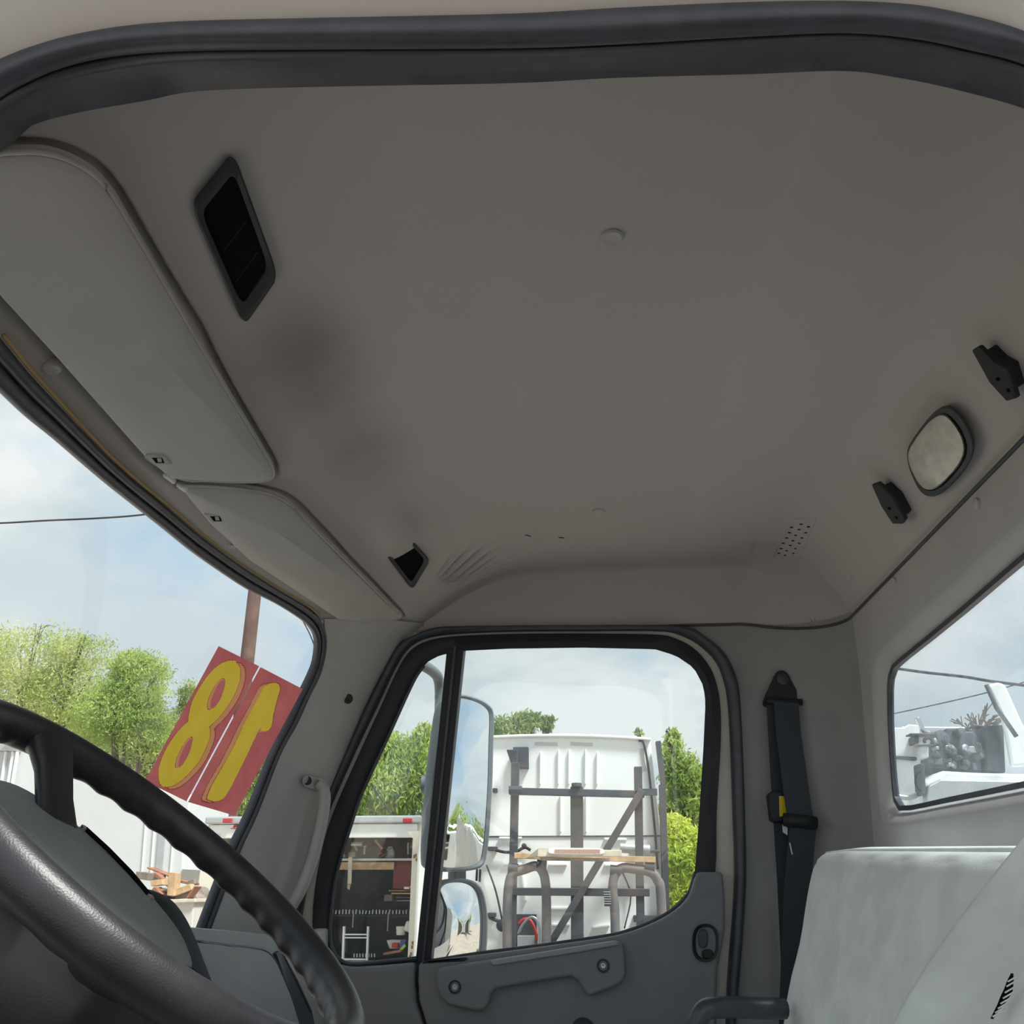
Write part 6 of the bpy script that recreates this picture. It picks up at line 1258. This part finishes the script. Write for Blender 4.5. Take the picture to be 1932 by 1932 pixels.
# ---- the truck's own white hood, out of view, added to bounce light into the cab
g = G(); rows = []
for x in np.linspace(-1.12, -2.7, 14):
    t = (-1.12 - x) / 1.58; rows.append([(x, 1.5 + s * (0.95 - 0.12 * t), -0.34 - 0.28 * t ** 1.4 - 0.10 * abs(s) ** 3) for s in np.linspace(-1, 1, 15)] )
g.grid(rows); g.obj('hood', M_WHITE, smooth=60, kind='structure', label='white sloping hood of the truck below the windshield, unseen, added to bounce light')

# ---- what the side mirrors look back at
pv = thing('parked_van', 'white van seen reflected low in the tall side mirror', 'van', (15.6, 5.6, -1.8))
g = G(); g.box((16.0, 5.7, -0.35), (3.0, 2.6, 2.14)); g.obj('body', M_TRUCKW, pv, bevel=0.08, seg=3)
for i, (z0, z1) in enumerate(((0.52, 0.66), (0.44, 0.50), (0.20, 0.40))):
    g = G(); g.box((14.49, 4.72, (z0 + z1) / 2), (0.03, 0.10, z1 - z0)); g.obj('window', M_DARK, pv, bevel=0.01)
for Y in (4.7, 6.7):
    g = G(); g.lathe((15.2, Y, -1.42), (0, 1, 0), [(0.22, -0.1), (0.38, -0.1), (0.38, 0.1), (0.22, 0.1)], 24); g.obj('tyre', M_RUBBER, pv, smooth=40)
g = G(); rows = []
for i in range(16):
    t = i / 15; zc_ = 0.74 - 1.1 * t + (0.16 if i == 0 else 0)
    rows.append([(14.30 - 0.25 * t + 0.03 * sin(k * 1.9 + i * 0.4), 4.92 + 0.055 * k, zc_ - 0.02 * k * (1 - t) + (0.14 * math.exp(-(k - 1.0) ** 2) if i < 2 else 0)) for k in range(14)])
g.grid(rows); g.obj('draped_tarp', M_CLOTH, smooth=180, label='pale tarp draped over a van in the mirror reflection', cat='tarp', solid=0.01)
sh = thing('open_shed', 'long shed with a corrugated roof in the mirror reflection', 'shed', (25.5, 8.0, -1.8))
g = G(); g.grid([[(24 + 3 * s, Y, 1.16 + 0.22 * s + 0.03 * sin(Y * 22)) for Y in np.linspace(2, 14, 420)] for s in (0, 0.5, 1)]); g.obj('corrugated_roof', M_CLOTH, sh, smooth=180)
g = G(); g.box((27, 8, -0.4), (0.1, 12, 2.8)); g.obj('back_wall', M_WOODG, sh)
for Y in (2.2, 5, 8, 11, 13.8):
    g = G(); g.box((24.2, Y, -0.35), (0.12, 0.12, 2.9)); g.obj('post', M_WOODG, sh)
def rear_tree(label, c, r, n, m):
    t = thing('yard_tree', label, 'tree', (c[0], c[1], -1.8), 'trees round the yard'); leaves([(np.array(c), r)], n, 0.12, 0.8, m, 'foliage', t); g = G(); g.tube([(c[0], c[1], -1.8), c], 0.15, 8); g.obj('trunk', M_BARK, t, smooth=180)
for k in range(5): rear_tree(('nearest', 'second', 'third', 'fourth', 'farthest')[k] + ' tree of the row behind the corrugated shed', (31 + 0.4 * k, 3.0 + 3.6 * k, 1.2 + 0.3 * (k % 2)), (1.3, 1.5, 1.2), 2600, LEAF_B if k % 2 else LEAF_C)
ch = thing('truck_chassis', 'dark chassis rails and rear wheels of this truck behind the cab', 'chassis', (3.0, 1.5, -1.8))
for Y in (1.1, 1.9):
    g = G(); g.box((3.2, Y, -0.85), (5.0, 0.09, 0.26)); g.obj('rail', M_STEEL, ch)
for Y in (0.55, 2.45):
    g = G(); g.lathe((4.3, Y, -1.3), (0, 1, 0), [(0.3, -0.24), (0.5, -0.24), (0.5, 0.24), (0.3, 0.24)], 32); g.obj('tyre', M_RUBBER, ch, smooth=40)
g = G(); g.tube([(4.3, 0.5, -1.3), (4.3, 2.5, -1.3)], 0.08, 10); g.obj('axle', M_STEEL, ch)
g = G(); g.box((5.6, 1.5, -0.85), (0.1, 0.9, 0.2)); g.obj('cross_member', M_STEEL, ch)
